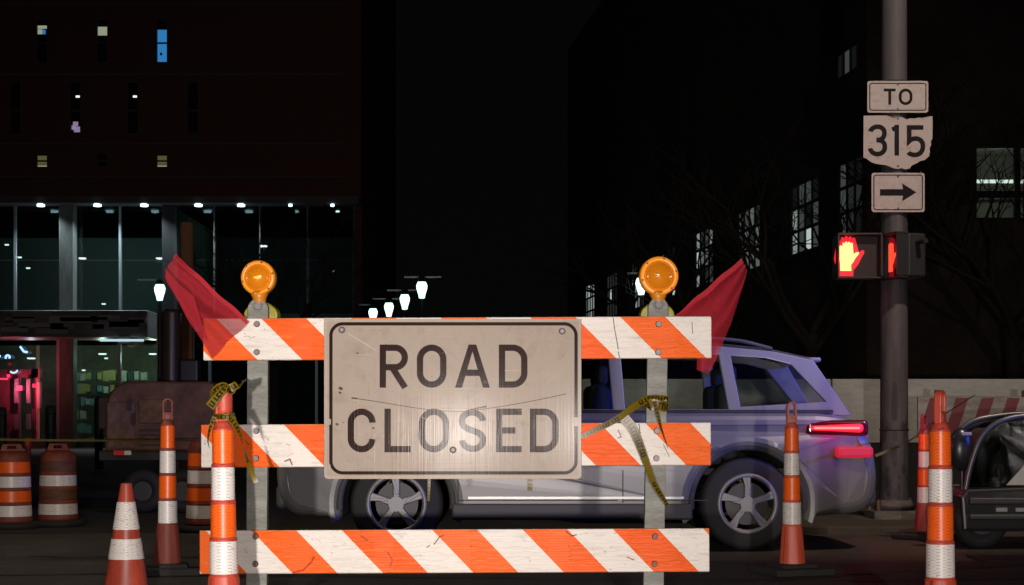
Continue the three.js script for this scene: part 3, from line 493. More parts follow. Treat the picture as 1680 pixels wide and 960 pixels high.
// patrol car just right of the frame, its blue light bar on
{
  const p = V(5.75, -0.06, -11.3);
  makeSUV('patrol_suv', 'black and dark patrol suv with a blue light bar, right of the cones', p, Math.PI / 2, { paint: phys(rgb(0.02, 0.02, 0.022), 0.25, { clearcoat: 1 }), glass: tint, bar: true });
  const l = new THREE.SpotLight(rgb(0.05, 0.09, 1), BLUE.power, 0, 0.5, 0.6); l.position.set(5.45, 1.775, -11.6); l.target.position.set(2.3, 1.35, -13.7); scene.add(l.target); l.castShadow = true; l.shadow.radius = 3; scene.add(l);
}
{ // black utility cart at the right edge
  const D = 13.2, s = F / D, p = at(1640, 690, D); p.y = gy(p.x, p.z);
  const g = thing('utility_cart', 'low black utility cart with a curved frame at the right edge', 'cart', p);
  const X = (px) => (px - 1640) / s, Y = (py) => EYE - p.y + (690 - py) / s, bl = phys(rgb(0.022, 0.022, 0.024), 0.3, { clearcoat: 0.6 });
  part('body', ext(poly([[X(1578), Y(872)], [X(1574), Y(815)], [X(1584), Y(803)], [X(1780), Y(796)], [X(1800), Y(872)]]), 0.9, 0.03, 3).translate(0, 0, -0.9), bl, g);
  part('bumper', [box(1.0, 0.06, 0.06, X(1690), Y(822), 0.05, 0.02), box(1.0, 0.05, 0.06, X(1690), Y(848), 0.05, 0.02)], M.darkSteel, g);
  for (const [a, b] of [[1632, 1650], [1664, 1686]]) part('reflector', box((b - a) / s, 0.03, 0.012, X((a + b) / 2), Y(836), 0.04), std(rgb(0.5, 0.5, 0.48), 0.4), g);
  for (const z of [0, -0.8]) part('frame_tube', tube([[X(1584), Y(803), z], [X(1592), Y(765), z], [X(1612), Y(715), z], [X(1640), Y(692), z], [X(1700), Y(680), z], [X(1800), Y(676), z]], 0.022, 40, 8), std(rgb(0.12, 0.12, 0.12), 0.35, { metalness: 0.5 }), g);
  part('side_glass', ext(poly([[X(1590), Y(800)], [X(1598), Y(765)], [X(1616), Y(717)], [X(1642), Y(695)], [X(1700), Y(683)], [X(1800), Y(679)], [X(1800), Y(797)]]), 0.006).translate(0, 0, -0.02), phys(rgb(0.3, 0.34, 0.34), 0.04, { transmission: 1, thickness: 0 }), g);
  part('side_glass', ext(poly([[X(1590), Y(800)], [X(1598), Y(765)], [X(1616), Y(717)], [X(1642), Y(695)], [X(1700), Y(683)], [X(1800), Y(679)], [X(1800), Y(797)]]), 0.006).translate(0, 0, -0.86), std(rgb(0.012, 0.012, 0.013), 0.7), g);
  part('seat_back', new RoundedBoxGeometry(0.2, 0.46, 0.42, 4, 0.09).rotateZ(-0.22).translate(X(1632), Y(750), -0.4), std(rgb(0.04, 0.045, 0.035), 0.55), g);
  part('side_panel', ext(poly([[X(1652), Y(796)], [X(1700), Y(796)], [X(1700), Y(742)]]), 0.02).translate(0, 0, -0.02), std(rgb(0.45, 0.47, 0.45), 0.5), g);
  part('mirror', [new THREE.SphereGeometry(0.11, 20, 14).scale(1, 1.6, 0.7).translate(X(1583), Y(738), -0.1), cyl(0.015, 0.015, 0.3, X(1584), Y(785), -0.1, 8)], bl, g);
  part('mirror_glass', box(0.08, 0.025, 0.01, X(1587), Y(712), -0.01, 0.004), std(rgb(0.3, 0.3, 0.3), 0.3), g);
  for (const x of [X(1612), X(1760)]) { const w = part('wheel', new THREE.TorusGeometry(0.15, 0.07, 12, 28).translate(x, 0.22, -0.06), M.tyre, g); part('rim', cyl(0.11, 0.11, 0.06, 0, 0, 0, 20).rotateX(Math.PI / 2).translate(x, 0.22, -0.04), M.darkSteel, w); }
}

// ---------- sign pole, route signs, walk signals ----------
function glyph(c, ch, x0, y0, x1, y1, lw) { // strokes of sign lettering inside a box
  const h = lw / 2, a = x0 + h, b = x1 - h, t = y0 + h, u = y1 - h, m = (t + u) / 2, w = b - a, H2 = u - t;
  c.lineWidth = lw; c.lineCap = 'butt'; c.lineJoin = 'miter'; c.beginPath();
  const round = (r, full) => { c.moveTo((a + b) / 2, t); c.arcTo(b, t, b, m, r); c.lineTo(b, u - r); c.arcTo(b, u, (a + b) / 2, u, r); c.arcTo(a, u, a, m, r); c.lineTo(a, t + r); c.arcTo(a, t, (a + b) / 2, t, r); if (full) c.closePath(); };
  if (ch === 'O') round(w * 0.5, true);
  if (ch === 'D') { c.moveTo(a, t); c.lineTo(a, u); c.lineTo(b - w * 0.5, u); c.arcTo(b, u, b, m, w * 0.52); c.lineTo(b, t + w * 0.52); c.arcTo(b, t, a, t, w * 0.52); c.closePath(); }
  if (ch === 'R') { const k = t + H2 * 0.53, r = (k - t) / 2; c.moveTo(a, y1); c.lineTo(a, t); c.lineTo(b - r, t); c.arc(b - r, t + r, r, -Math.PI / 2, Math.PI / 2); c.lineTo(a, k); c.moveTo(a + w * 0.42, k); c.lineTo(b + lw * 0.05, y1); }
  if (ch === 'A') { const mid = (x0 + x1) / 2; c.fillStyle = c.strokeStyle; c.moveTo(x0, y1); c.lineTo(mid - lw * 0.6, y0); c.lineTo(mid + lw * 0.6, y0); c.lineTo(x1, y1); c.lineTo(x1 - lw * 1.1, y1); c.lineTo(mid, y0 + lw * 1.1); c.lineTo(x0 + lw * 1.1, y1); c.closePath(); c.fill(); c.beginPath(); c.moveTo(x0 + w * 0.3, t + H2 * 0.68); c.lineTo(x1 - w * 0.3, t + H2 * 0.68); }
  if (ch === 'C') { const r = w * 0.5; c.moveTo(b, t + H2 * 0.27); c.lineTo(b, t + r); c.arc(a + r, t + r, r, -0.1, Math.PI, true); c.lineTo(a, u - r); c.arc(a + r, u - r, r, Math.PI, 0.1, true); c.lineTo(b, u - H2 * 0.27); }
  if (ch === 'L') { c.moveTo(a, y0); c.lineTo(a, u); c.lineTo(x1, u); }
  if (ch === 'E') { c.moveTo(x1, t); c.lineTo(a, t); c.lineTo(a, u); c.lineTo(x1, u); c.moveTo(a, m); c.lineTo(x1 - lw, m); }
  if (ch === 'S') { c.moveTo(b, t + H2 * 0.24); c.bezierCurveTo(b - w * 0.1, t - H2 * 0.06, a, t - H2 * 0.06, a, t + H2 * 0.25); c.bezierCurveTo(a, t + H2 * 0.56, b, m - H2 * 0.05, b, t + H2 * 0.74); c.bezierCurveTo(b, u + H2 * 0.07, a + w * 0.1, u + H2 * 0.07, a, u - H2 * 0.24); }
  if (ch === 'T') { c.moveTo(x0, t); c.lineTo(x1, t); c.moveTo((x0 + x1) / 2, t); c.lineTo((x0 + x1) / 2, y1); }
  if (ch === '1') { c.moveTo(b, y1); c.lineTo(b, y0); c.moveTo(b, t + lw * 0.1); c.lineTo(x0, t + lw * 0.55); }
  if (ch === '3') { const r = H2 * 0.25; c.moveTo(a + w * 0.02, t + r * 0.75); c.bezierCurveTo(a + w * 0.15, t - r * 0.25, b, t - r * 0.2, b - w * 0.03, t + r); c.bezierCurveTo(b - w * 0.05, m - lw * 0.1, a + w * 0.65, m, a + w * 0.42, m); c.moveTo(a + w * 0.42, m); c.bezierCurveTo(a + w * 0.75, m, b, m + r * 0.2, b, u - r); c.bezierCurveTo(b, u + r * 0.35, a + w * 0.1, u + r * 0.4, a, u - r * 0.8); }
  if (ch === '5') { const r = H2 * 0.3; c.moveTo(x1 - lw * 0.4, t); c.lineTo(a + w * 0.06, t); c.lineTo(a + w * 0.06, m + lw * 0.1); c.bezierCurveTo(a + w * 0.4, m - r * 0.55, b, m - r * 0.3, b, u - r); c.bezierCurveTo(b, u + r * 0.38, a + w * 0.2, u + r * 0.3, a, u - r * 0.2); }
  c.stroke();
}
const PD = 16.6, PS = F / PD;
{
  const p = at(1467, 690, PD); p.y = -0.04;
  const g = thing('sign_pole', 'tall weathered steel pole carrying the route signs and walk signals', 'pole', p);
  const h = 6.2;
  const wear = canvasTex(256, 1024, (c, w, hh) => { reseed(91); c.fillStyle = '#8d8a8c'; c.fillRect(0, 0, w, hh); for (let k = 0; k < 900; k++) { const y = rnd() * hh, low = y > 380 ? 1 : 0.35; c.globalAlpha = rr(0.05, 0.4) * low; c.fillStyle = ['#3c3a42', '#5a4a44', '#2c2a30', '#a8a09a', '#6b5448'][k % 5]; c.beginPath(); c.ellipse(rnd() * w, y, rr(2, 14), rr(3, 26), 0, 0, 7); c.fill(); } });
  part('shaft', lathe([[0, 0.02], [0.145, 0.02], [0.137, 1], [0.122, h], [0, h]], 36), std(rgb(0.3, 0.29, 0.31), 0.7, { map: wear }), g);
  part('base_flange', [box(0.5, 0.1, 0.5, 0, 0.05, 0, 0.02), lathe([[0, 0.1], [0.2, 0.1], [0.17, 0.2], [0, 0.2]], 24)], std(rgb(0.2, 0.18, 0.17), 0.8, { map: grimeTex }), g);
  for (const [a, b] of [[-1, -1], [-1, 1], [1, 1], [1, -1]]) part('anchor_bolt', cyl(0.022, 0.022, 0.12, a * 0.2, 0.15, b * 0.2, 8), M.rustBolt, g);
  const f = part('footing', box(0.8, 0.08, 0.7, 0, -0.02, 0, 0.02), std(rgb(0.25, 0.23, 0.2), 0.9, { map: concreteTex }), g);
  part('strap', [0.9, 3.2, 3.9, 4.35].map((y) => new THREE.TorusGeometry(0.135, 0.012, 6, 30).rotateX(Math.PI / 2).translate(0, y, 0)), M.darkSteel, g);
}
const SP = V(at(1467, 690, PD).x, 0, -PD + 0.16);
// zoom units: 4 per photo pixel, origin (1400, 120)
const sx = (u) => (1400 + u / 4 - 840) / F * (PD - 0.16), sy = (v) => EYE - (120 + v / 4 - HZ) / F * (PD - 0.16);
function plate(name, label, u0, v0, u1, v1, draw, shapePts) {
  const cw = u1 - u0, ch = v1 - v0, k = 2;
  const g = thing(name, label, 'road sign', V(sx((u0 + u1) / 2), sy((v0 + v1) / 2), SP.z));
  const map = canvasTex(cw * k, ch * k, (c) => {
    c.scale(k, k); c.translate(-u0, -v0); c.fillStyle = '#d8d0cd'; c.fillRect(u0, v0, cw, ch); reseed(u0 * 13 + v0);
    for (let q = 0; q < 160; q++) { c.globalAlpha = rr(0.02, 0.09); c.fillStyle = rnd() < 0.5 ? '#6a5c58' : '#ffffff'; c.beginPath(); c.ellipse(rr(u0, u1), rr(v0, v1), rr(2, 30), rr(2, 18), 0, 0, 7); c.fill(); }
    c.globalAlpha = 1; c.strokeStyle = c.fillStyle = '#17121a'; draw(c);
  });
  const X = (u) => sx(u) - g.position.x, Y = (v) => sy(v) - g.position.y;
  let s;
  if (shapePts) s = poly(shapePts.map(([u, v]) => [X(u), Y(v)]));
  else { const r = 0.025, x0 = X(u0), x1 = X(u1), y0 = Y(v1), y1 = Y(v0); s = new THREE.Shape(); s.moveTo(x0 + r, y0); s.lineTo(x1 - r, y0); s.absarc(x1 - r, y0 + r, r, -Math.PI / 2, 0); s.lineTo(x1, y1 - r); s.absarc(x1 - r, y1 - r, r, 0, Math.PI / 2); s.lineTo(x0 + r, y1); s.absarc(x0 + r, y1 - r, r, Math.PI / 2, Math.PI); s.lineTo(x0, y0 + r); s.absarc(x0 + r, y0 + r, r, Math.PI, Math.PI * 1.5); }
  const fit = (geo) => { const q = geo.attributes.position, uv = geo.attributes.uv; for (let i = 0; i < q.count; i++) uv.setXY(i, (q.getX(i) - X(u0)) / (X(u1) - X(u0)), (q.getY(i) - Y(v1)) / (Y(v0) - Y(v1))); return geo; };
  part('sign_face', fit(ext(s, 0.004)), phys(rgb(0.62, 0.59, 0.59), 0.6, { map, specularIntensity: 0.3 }), g);
  part('sign_back', ext(s, 0.006).translate(0, 0, -0.0085), M.darkSteel, g);
  part('bolt', [bolt(0.012).translate(0, Y(v0) - 0.035, 0.006), bolt(0.012).translate(0, Y(v1) + 0.035, 0.006)], M.bolt, g);
  return g;
}
const rrect = (c, x, y, w, h, r) => { c.beginPath(); c.moveTo(x + r, y); c.arcTo(x + w, y, x + w, y + h, r); c.arcTo(x + w, y + h, x, y + h, r); c.arcTo(x, y + h, x, y, r); c.arcTo(x, y, x + w, y, r); c.closePath(); };
plate('route_sign', 'small white sign reading TO at the top of the pole', 92, 52, 492, 260, (c) => { c.lineWidth = 7; rrect(c, 108, 68, 368, 176, 16); c.stroke(); glyph(c, 'T', 200, 102, 278, 208, 19); glyph(c, 'O', 298, 102, 388, 210, 19); });
plate('route_sign', 'white state-shaped sign reading 315 between the TO and arrow signs', 66, 276, 522, 634, (c) => { glyph(c, '3', 95, 335, 222, 545, 31); glyph(c, '1', 255, 340, 300, 542, 30); glyph(c, '5', 345, 342, 472, 546, 31); },
  [[68, 280], [200, 278], [222, 280], [262, 294], [312, 289], [350, 304], [376, 296], [400, 299], [430, 291], [450, 295], [484, 288], [520, 282], [519, 430], [508, 448], [512, 470], [500, 492], [503, 520], [497, 545], [470, 570], [440, 577], [420, 590], [384, 606], [370, 626], [340, 632], [318, 624], [290, 629], [262, 624], [240, 614], [215, 604], [160, 598], [136, 592], [110, 580], [85, 560], [66, 555]]);
plate('route_sign', 'white sign with a black right arrow, lowest on the pole', 120, 655, 468, 912, (c) => { c.lineWidth = 7; rrect(c, 135, 670, 318, 227, 16); c.stroke(); c.beginPath(); c.moveTo(175, 762); c.lineTo(325, 762); c.lineTo(320, 724); c.lineTo(414, 783); c.lineTo(320, 842); c.lineTo(326, 805); c.lineTo(175, 805); c.closePath(); c.fill(); });

// walk signals: zoom units 8 per pixel, origin (1340, 360)
const handPts = [[262, 345], [275, 335], [300, 345], [304, 300], [318, 296], [332, 318], [340, 285], [356, 282], [368, 308], [380, 288], [394, 286], [404, 312], [420, 296], [434, 306], [440, 400], [446, 448], [476, 428], [502, 420], [518, 430], [512, 450], [470, 500], [446, 545], [412, 590], [416, 668], [272, 668], [270, 570], [260, 500]];
function walkSignal(label, px, py, turn, z, hot) {
  const p = at(px, py, PD - z), g = thing('walk_signal', label, 'walk signal', p, turn, undefined), u = 1 / 8 * (PD - z) / F;
  const housing = phys(rgb(0.016, 0.014, 0.017), 0.5);
  part('housing', new RoundedBoxGeometry(0.43, 0.43, 0.2, 3, 0.025).translate(0, 0, -0.1), housing, g);
  part('visor', [box(0.43, 0.015, 0.13, 0, 0.214, 0.06), box(0.015, 0.4, 0.13, -0.213, 0, 0.06), box(0.015, 0.4, 0.13, 0.213, 0, 0.06), box(0.43, 0.015, 0.1, 0, -0.214, 0.05)], housing, g);
  part('signal_lens', box(0.395, 0.395, 0.01, 0, 0, 0.004), std(rgb(0.015, 0.008, 0.008), 0.4), g);
  const hx = -0.088, cx = 385, cy = 478;
  const hs = poly(handPts.map(([a, b]) => [hx + (a - cx) * u, -(b - cy) * u]));
  part('signal_hand', ext(hs, 0.004).translate(0, 0, 0.012), hot ? glow(rgb(1, 0.2, 0.06), 6) : glow(rgb(1, 0.07, 0.03), 1.3), g);
  // the lens round the hand, lit by the diodes behind it
  const c = handPts.map(([a, b]) => { const dx = a - 348, dy = b - 478, k = 1 + 74 / Math.hypot(dx, dy); return [hx + (348 + dx * k - cx) * u, -(478 + dy * k - cy) * u]; });
  part('signal_lens', ext(poly(c), 0.0015).translate(0, 0, 0.0095), glow(rgb(1, 0.01, 0.03), hot ? 1.0 : 0.2), g);
  part('bracket', cyl(0.025, 0.025, 0.2, 0, 0, 0, 12).rotateZ(Math.PI / 2).translate(0.28, 0.12, -0.1), housing, g);
  return g;
}
walkSignal('walk signal facing the street with a glowing red raised hand', 1407, 421, 0.02, 0.1, true);
walkSignal('walk signal turned side-on against the pole, its red hand seen edge-on', 1472, 421, -1.3, 0.24, false);
{ const l = new THREE.PointLight(rgb(1, 0.05, 0.06), 0.16); const q = at(1392, 421, PD - 0.4); l.position.copy(q); l.castShadow = true; scene.add(l); }

{ // warm street lamp right of the frame; its light falls on the pole and the route signs
  const p = V(5.9, -0.04, -10.2), h = 7.4;
  p.y = gy(p.x, p.z);
  const g = thing('road_lamp', 'tall warm road lamp standing right of the frame', 'street lamp', p);
  part('pole', lathe([[0, 0], [0.13, 0], [0.12, 0.3], [0.09, 0.4], [0.06, h], [0, h]], 18), M.darkSteel, g);
  part('arm', tube([[0, h - 0.1, 0], [-0.2, h + 0.15, 0], [-0.7, h + 0.2, 0]], 0.035, 14, 8), M.darkSteel, g);
  part('lamp_head', new RoundedBoxGeometry(0.5, 0.12, 0.24, 3, 0.05).translate(-0.9, h + 0.2, 0), M.darkSteel, g);
  part('lamp_lens', box(0.34, 0.03, 0.18, -0.9, h + 0.135, 0, 0.01), glow(WARM.color, 6), g);
  const l = new THREE.SpotLight(WARM.color, WARM.power, 0, 0.85, 0.9); l.position.set(p.x - 0.9, p.y + h + 0.08, p.z); l.target.position.set(3.6, 3.4, -16.6); l.castShadow = true; l.shadow.radius = 8; scene.add(l, l.target);
}

{ // a dimmer one left of the frame
  const p = V(-6.4, 0, -11.6), h = 7.4, g = thing('road_lamp', 'tall warm road lamp standing left of the frame', 'street lamp', p);
  part('pole', lathe([[0, 0], [0.13, 0], [0.12, 0.3], [0.09, 0.4], [0.06, h], [0, h]], 18), M.darkSteel, g);
  part('arm', tube([[0, h - 0.1, 0], [0.2, h + 0.15, 0], [0.7, h + 0.2, 0]], 0.035, 14, 8), M.darkSteel, g);
  part('lamp_head', new RoundedBoxGeometry(0.5, 0.12, 0.24, 3, 0.05).translate(0.9, h + 0.2, 0), M.darkSteel, g);
  part('lamp_lens', box(0.34, 0.03, 0.18, 0.9, h + 0.135, 0, 0.01), glow(WARM.color, 4), g);
  const l = new THREE.SpotLight(WARM.color, 60, 0, 0.9, 0.9); l.position.set(p.x + 0.9, h + 0.08, p.z); l.target.position.set(-4.4, 0, -13); l.castShadow = true; l.shadow.radius = 8; scene.add(l, l.target);
}

// ---------- cones and drums ----------
function loopHandle(w, h, r, y) { // a flat ring standing on the neck
  const o = new THREE.Shape(), i = new THREE.Path(), a = w / 2, b = a - r;
  o.moveTo(-a, 0); o.lineTo(a, 0); o.lineTo(a, h - a); o.absarc(0, h - a, a, 0, Math.PI); o.lineTo(-a, 0);
  i.moveTo(-b, h * 0.36); i.lineTo(-b, h - a); i.absarc(0, h - a, b, Math.PI, 0, true); i.lineTo(b, h * 0.36); i.closePath();
  o.holes.push(i);
  return ext(o, 0.022, 0.005).translate(0, y, -0.011);
}
function makeChannelizer(label, p, turn, o = {}) {
  const g = thing('channelizer_cone', label, 'traffic cone', p, turn);
  g.rotation.z = o.lean ?? 0;
  const y0 = 0.3, bh = 0.153, rs = [0.0585, 0.0535, 0.049, 0.0445], body = o.body ?? M.coneOrange;
  const prof = [[0, 0.03], [0.088, 0.03], [0.085, 0.05], [0.064, y0], [0.061, y0 + 0.004]];
  rs.forEach((r, i) => { const y = y0 + i * bh; prof.push([r + 0.003, y + 0.003], [r + 0.003, y + 0.008], [r - 0.003, y + 0.012], [r - 0.0045, y + bh - 0.004], [r + 0.001, y + bh]); });
  const yt = y0 + 4 * bh; prof.push([0.04, yt + 0.004], [0.034, yt + 0.02], [0.026, yt + 0.035], [0, yt + 0.036]);
  const bg = lathe(prof, 48);
  { // the skirt is an octagon that turns round further up
    const q = bg.attributes.position; for (let i = 0; i < q.count; i++) { const y = q.getY(i); if (y < y0 && y > 0.02) { const x = q.getX(i), z = q.getZ(i), a = Math.atan2(z, x), s = Math.PI / 4, m = ((a % s) + s) % s - s / 2, k = 1 + (Math.cos(s / 2) / Math.cos(m) - 1 + 0.03) * (1 - y / y0); q.setX(i, x * k); q.setZ(i, z * k); } }
    bg.computeVertexNormals();
  }
  part('body', bg, body, g);
  rs.forEach((r, i) => part('reflective_band', lathe([[r, y0 + i * bh + 0.014], [r - 0.0012, y0 + (i + 1) * bh - 0.005]], 48), i % 2 ? SH.orange : (o.white ?? SH.white), g));
  part('handle', [loopHandle(0.066, 0.135, 0.013, yt + 0.03), box(0.045, 0.05, 0.04, 0, yt + 0.045, 0, 0.01)], o.handle ?? body, g);
  part('base', [new RoundedBoxGeometry(0.4, 0.045, 0.4, 2, 0.012).translate(0, 0.024, 0), new RoundedBoxGeometry(0.24, 0.03, 0.24, 2, 0.01).translate(0, 0.055, 0)], M.rubber, g);
  return g;
}
const spot = (px, s) => { const d = F / s, p = at(px, 690, d); p.y = gy(p.x, p.z); return p; };
const CA = spot(368, 395), CB = spot(275, 268);
const coneA = makeChannelizer('tall banded cone close to the left barricade post, its top wrapped in caution tape', CA, 0.4, { body: M.coneRed, lean: 0.008 });
makeChannelizer('tall banded cone left of the barricade with an upright loop handle', CB, 0.2, { body: std(rgb(0.36, 0.08, 0.05), 0.6, { map: rep(grimeTex, 2, 2) }) });
makeChannelizer('tall scuffed banded cone in front of the suv tail lights', spot(1300, 263), 0.3, { lean: 0.006, white: SH.worn, handle: std(rgb(0.45, 0.16, 0.13), 0.6) });
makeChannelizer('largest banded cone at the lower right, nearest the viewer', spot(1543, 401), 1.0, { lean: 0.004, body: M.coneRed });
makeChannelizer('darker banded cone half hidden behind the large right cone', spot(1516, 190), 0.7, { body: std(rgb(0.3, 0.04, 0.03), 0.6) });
{
  const p = spot(207, 305), g = thing('traffic_cone', 'plain red-orange traffic cone with two white bands at the lower left', 'traffic cone', p);
  const Hc = 0.605, rad = (y) => 0.03 + (Hc - y) * 0.155;
  part('body', lathe([[0, 0.02], [rad(0.03) + 0.02, 0.02], [rad(0.04), 0.045], [rad(0.3), 0.3], [0.03, Hc - 0.004], [0.026, Hc], [0.018, Hc], [0.016, Hc - 0.05], [0, Hc - 0.05]], 48), phys(rgb(0.6, 0.09, 0.05), 0.4, { map: rep(grimeTex, 2, 1), clearcoat: 0.3 }), g);
  for (const [a, b] of [[Hc - 0.247, Hc - 0.1], [Hc - 0.405, Hc - 0.297]]) part('reflective_band', lathe([[rad(a) + 0.0035, a], [rad(b) + 0.0035, b]], 48), SH.worn, g);
  part('base', new RoundedBoxGeometry(0.36, 0.03, 0.36, 2, 0.012).translate(0, 0.016, 0), M.coneRed, g);
}
function makeDrum(label, p, turn, orange, white) {
  const g = thing('traffic_drum', label, 'traffic drum', p, turn);
  const body = std(rgb(0.3, 0.062, 0.035), 0.65, { map: rep(grimeTex, 3, 1) }), prof = [[0, 0.06], [0.228, 0.06], [0.23, 0.1]];
  const tops = [0.14, 0.305, 0.47, 0.635], r = (y) => 0.226 - 0.034 * y;
  for (const y of tops) prof.push([r(y) + 0.006, y - 0.015], [r(y), y], [r(y + 0.13), y + 0.13], [r(y + 0.14) + 0.006, y + 0.142]);
  prof.push([r(0.8), 0.81], [0.185, 0.86], [0.12, 0.885], [0, 0.885]);
  part('body', lathe(prof, 44), body, g);
  tops.forEach((y, i) => part('reflective_band', lathe([[r(y) + 0.003, y + 0.004], [r(y + 0.13) + 0.003, y + 0.126]], 44), i % 2 ? orange : white, g));
  part('handle', [ext(poly([[-0.13, 0], [0.13, 0], [0.1, 0.085], [-0.1, 0.085]], [[[-0.05, 0.03], [0.05, 0.03], [0.045, 0.062], [-0.045, 0.062]]]), 0.03, 0.006).translate(0, 0.878, -0.015)], body, g);
  part('base', new THREE.TorusGeometry(0.26, 0.045, 10, 36).rotateX(Math.PI / 2).scale(1, 0.9, 1).translate(0, 0.04, 0), M.rubber, g);
  return g;
}
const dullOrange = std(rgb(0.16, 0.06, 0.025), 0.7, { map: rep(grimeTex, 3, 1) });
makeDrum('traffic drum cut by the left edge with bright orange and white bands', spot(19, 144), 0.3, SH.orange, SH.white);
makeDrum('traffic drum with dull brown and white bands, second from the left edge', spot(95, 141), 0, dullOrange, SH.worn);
makeDrum('traffic drum half hidden behind the tape-wrapped cone and the barricade', spot(344, 172), 0.9, SH.orange, SH.white);
{ // a distant delineator catching the head lamps
  const D = 30, p = at(46, 690, D); p.y = -0.27; const s = F / D, Y = (py) => EYE + 0.27 + (690 - py) / s;
  const g = thing('delineator_post', 'slim post with an orange reflector cap above the leftmost drum', 'delineator', p);
  part('post', cyl(0.05, 0.06, Y(720), 0, Y(720) / 2, 0, 14), M.coneRed, g);
  part('reflective_band', lathe([[0.055, Y(732)], [0.075, Y(721)], [0.06, Y(719)]], 18), SH.orange, g);
}

// ---------- the barricade ----------
const BD = 8, BS = F / BD;
const bp = at(748, 690, BD);
const bX = (px) => (px - 748) / BS, bY = (py) => EYE + (HZ - py) / BS;
{
  const g = thing('barricade', 'three-board road barricade with orange and white slanted stripes', 'barricade', V(bp.x, 0, -BD));
  const ribs = canvasTex(2048, 256, (c, w, h) => {
    reseed(55); c.fillStyle = '#808080'; c.fillRect(0, 0, w, h);
    for (let y = 6; y < h; y += 15) { c.globalAlpha = 0.16; c.fillStyle = '#fff'; c.fillRect(0, y, w, 5); c.fillStyle = '#000'; c.fillRect(0, y + 7, w, 4); }
    for (let k = 0; k < 9; k++) { // wrinkled stretches of film
      const x0 = rnd() * w, len = rr(120, 330);
      for (let y = 10; y < h; y += rr(16, 34)) { c.globalAlpha = rr(0.25, 0.7); c.lineWidth = rr(4, 8); const ph = rnd() * 6; for (const [col, dy] of [['#fff', 0], ['#111', 6]]) { c.strokeStyle = col; c.beginPath(); for (let x = 0; x <= len; x += 8) { const yy = y + dy + 4 * Math.sin(x / 14 + ph) + 3 * Math.sin(x / 37 + k); x ? c.lineTo(x0 + x, yy) : c.moveTo(x0 + x, yy); } c.stroke(); } }
    }
    for (let k = 0; k < 60; k++) { c.globalAlpha = rr(0.1, 0.4); c.fillStyle = rnd() < 0.5 ? '#fff' : '#000'; c.beginPath(); c.ellipse(rnd() * w, rnd() * h, rr(3, 20), rr(2, 10), rnd() * 3, 0, 7); c.fill(); }
  }, false);
  function board(px0, px1, py0, py1, start, marks, s, period = 148) {
    const w = (px1 - px0), h = (py1 - py0), k = 2048 / w;
    const map = canvasTex(2048, 176, (c, cw, chh) => {
      reseed(s); const ky = chh / h;
      c.fillStyle = '#e9e3db'; c.fillRect(0, 0, cw, chh);
      for (let i = -2; i < 9; i++) {
        const a = (start + i * period - px0) * k, sh = 68 * k, ww = 73.5 * k;
        c.fillStyle = ['#f8620a', '#f45c06', '#f76612'][(i + 3) % 3]; c.beginPath(); c.moveTo(a, 0); c.lineTo(a + ww, 0); c.lineTo(a + ww + sh, chh); c.lineTo(a + sh, chh); c.closePath(); c.fill();
      }
      for (let q = 0; q < 240; q++) { c.globalAlpha = rr(0.02, 0.1); c.fillStyle = ['#6a5140', '#ffffff', '#8a7664'][q % 3]; c.beginPath(); c.ellipse(rnd() * cw, rnd() * chh, rr(4, 60), rr(1, 7), 0, 0, 7); c.fill(); }
      c.strokeStyle = '#6b4a38'; for (let q = 0; q < 34; q++) { c.globalAlpha = rr(0.1, 0.45); c.lineWidth = rr(0.8, 2.6); let x = rnd() * cw, y = rnd() * chh; c.beginPath(); c.moveTo(x, y); for (let e = 0; e < 3; e++) { x += rr(-18, 18); y += rr(-9, 9); c.lineTo(x, y); } c.stroke(); }
      c.fillStyle = '#4a3428'; for (let q = 0; q < 90; q++) { c.globalAlpha = rr(0.2, 0.7); c.beginPath(); c.arc(rnd() * cw, rnd() * chh, rr(0.6, 2.6), 0, 7); c.fill(); }
      for (const [col, lw, pts] of marks) { c.globalAlpha = 0.85; c.strokeStyle = col; c.lineWidth = lw; c.beginPath(); pts.forEach(([x, y], i) => i ? c.lineTo((x - px0) * k, (y - py0) * ky) : c.moveTo((x - px0) * k, (y - py0) * ky)); c.stroke(); }
      c.globalAlpha = 0.5; c.fillStyle = '#b7aea4'; c.fillRect(0, 0, cw, 3); c.globalAlpha = 0.35; c.fillStyle = '#6d5c50'; c.fillRect(0, chh - 4, cw, 4);
      c.globalAlpha = 1;
    });
    const geo = new RoundedBoxGeometry(w / BS, h / BS, 0.026, 2, 0.004), q = geo.attributes.position, uv = geo.attributes.uv;
    for (let i = 0; i < q.count; i++) uv.setXY(i, q.getX(i) / (w / BS) + 0.5, q.getY(i) / (h / BS) + 0.5);
    const m = part('board', geo, phys(rgb(0.9, 0.9, 0.9), 0.42, { map, bumpMap: ribs, bumpScale: 0.0024, specularIntensity: 0.28 }), g);
    m.position.set(bX((px0 + px1) / 2), bY((py0 + py1) / 2), 0); m.rotation.z = 0.0045;
    return m;
  }
  board(334, 1167, 521, 590, 282, [['#2a201c', 3, [[1006, 523], [1008, 540], [1012, 562], [1014, 575]]], ['#3a2a22', 2.4, [[1135, 530], [1136, 550]]], ['#2a201c', 3, [[1014, 578], [1016, 588]]]], 101, 147);
  board(330.5, 1166, 695, 765.5, 318, [['#3a2a22', 3, [[1014, 707], [1019, 718], [1013, 720]]], ['#2a201c', 3, [[1048, 697], [1050, 712]]], ['#2a201c', 2.5, [[1052, 727], [1053, 735]]], ['#5a2d20', 5, [[467, 756], [476, 752], [480, 762]]], ['#3a2a22', 2, [[1088, 730], [1098, 752]]]], 102);
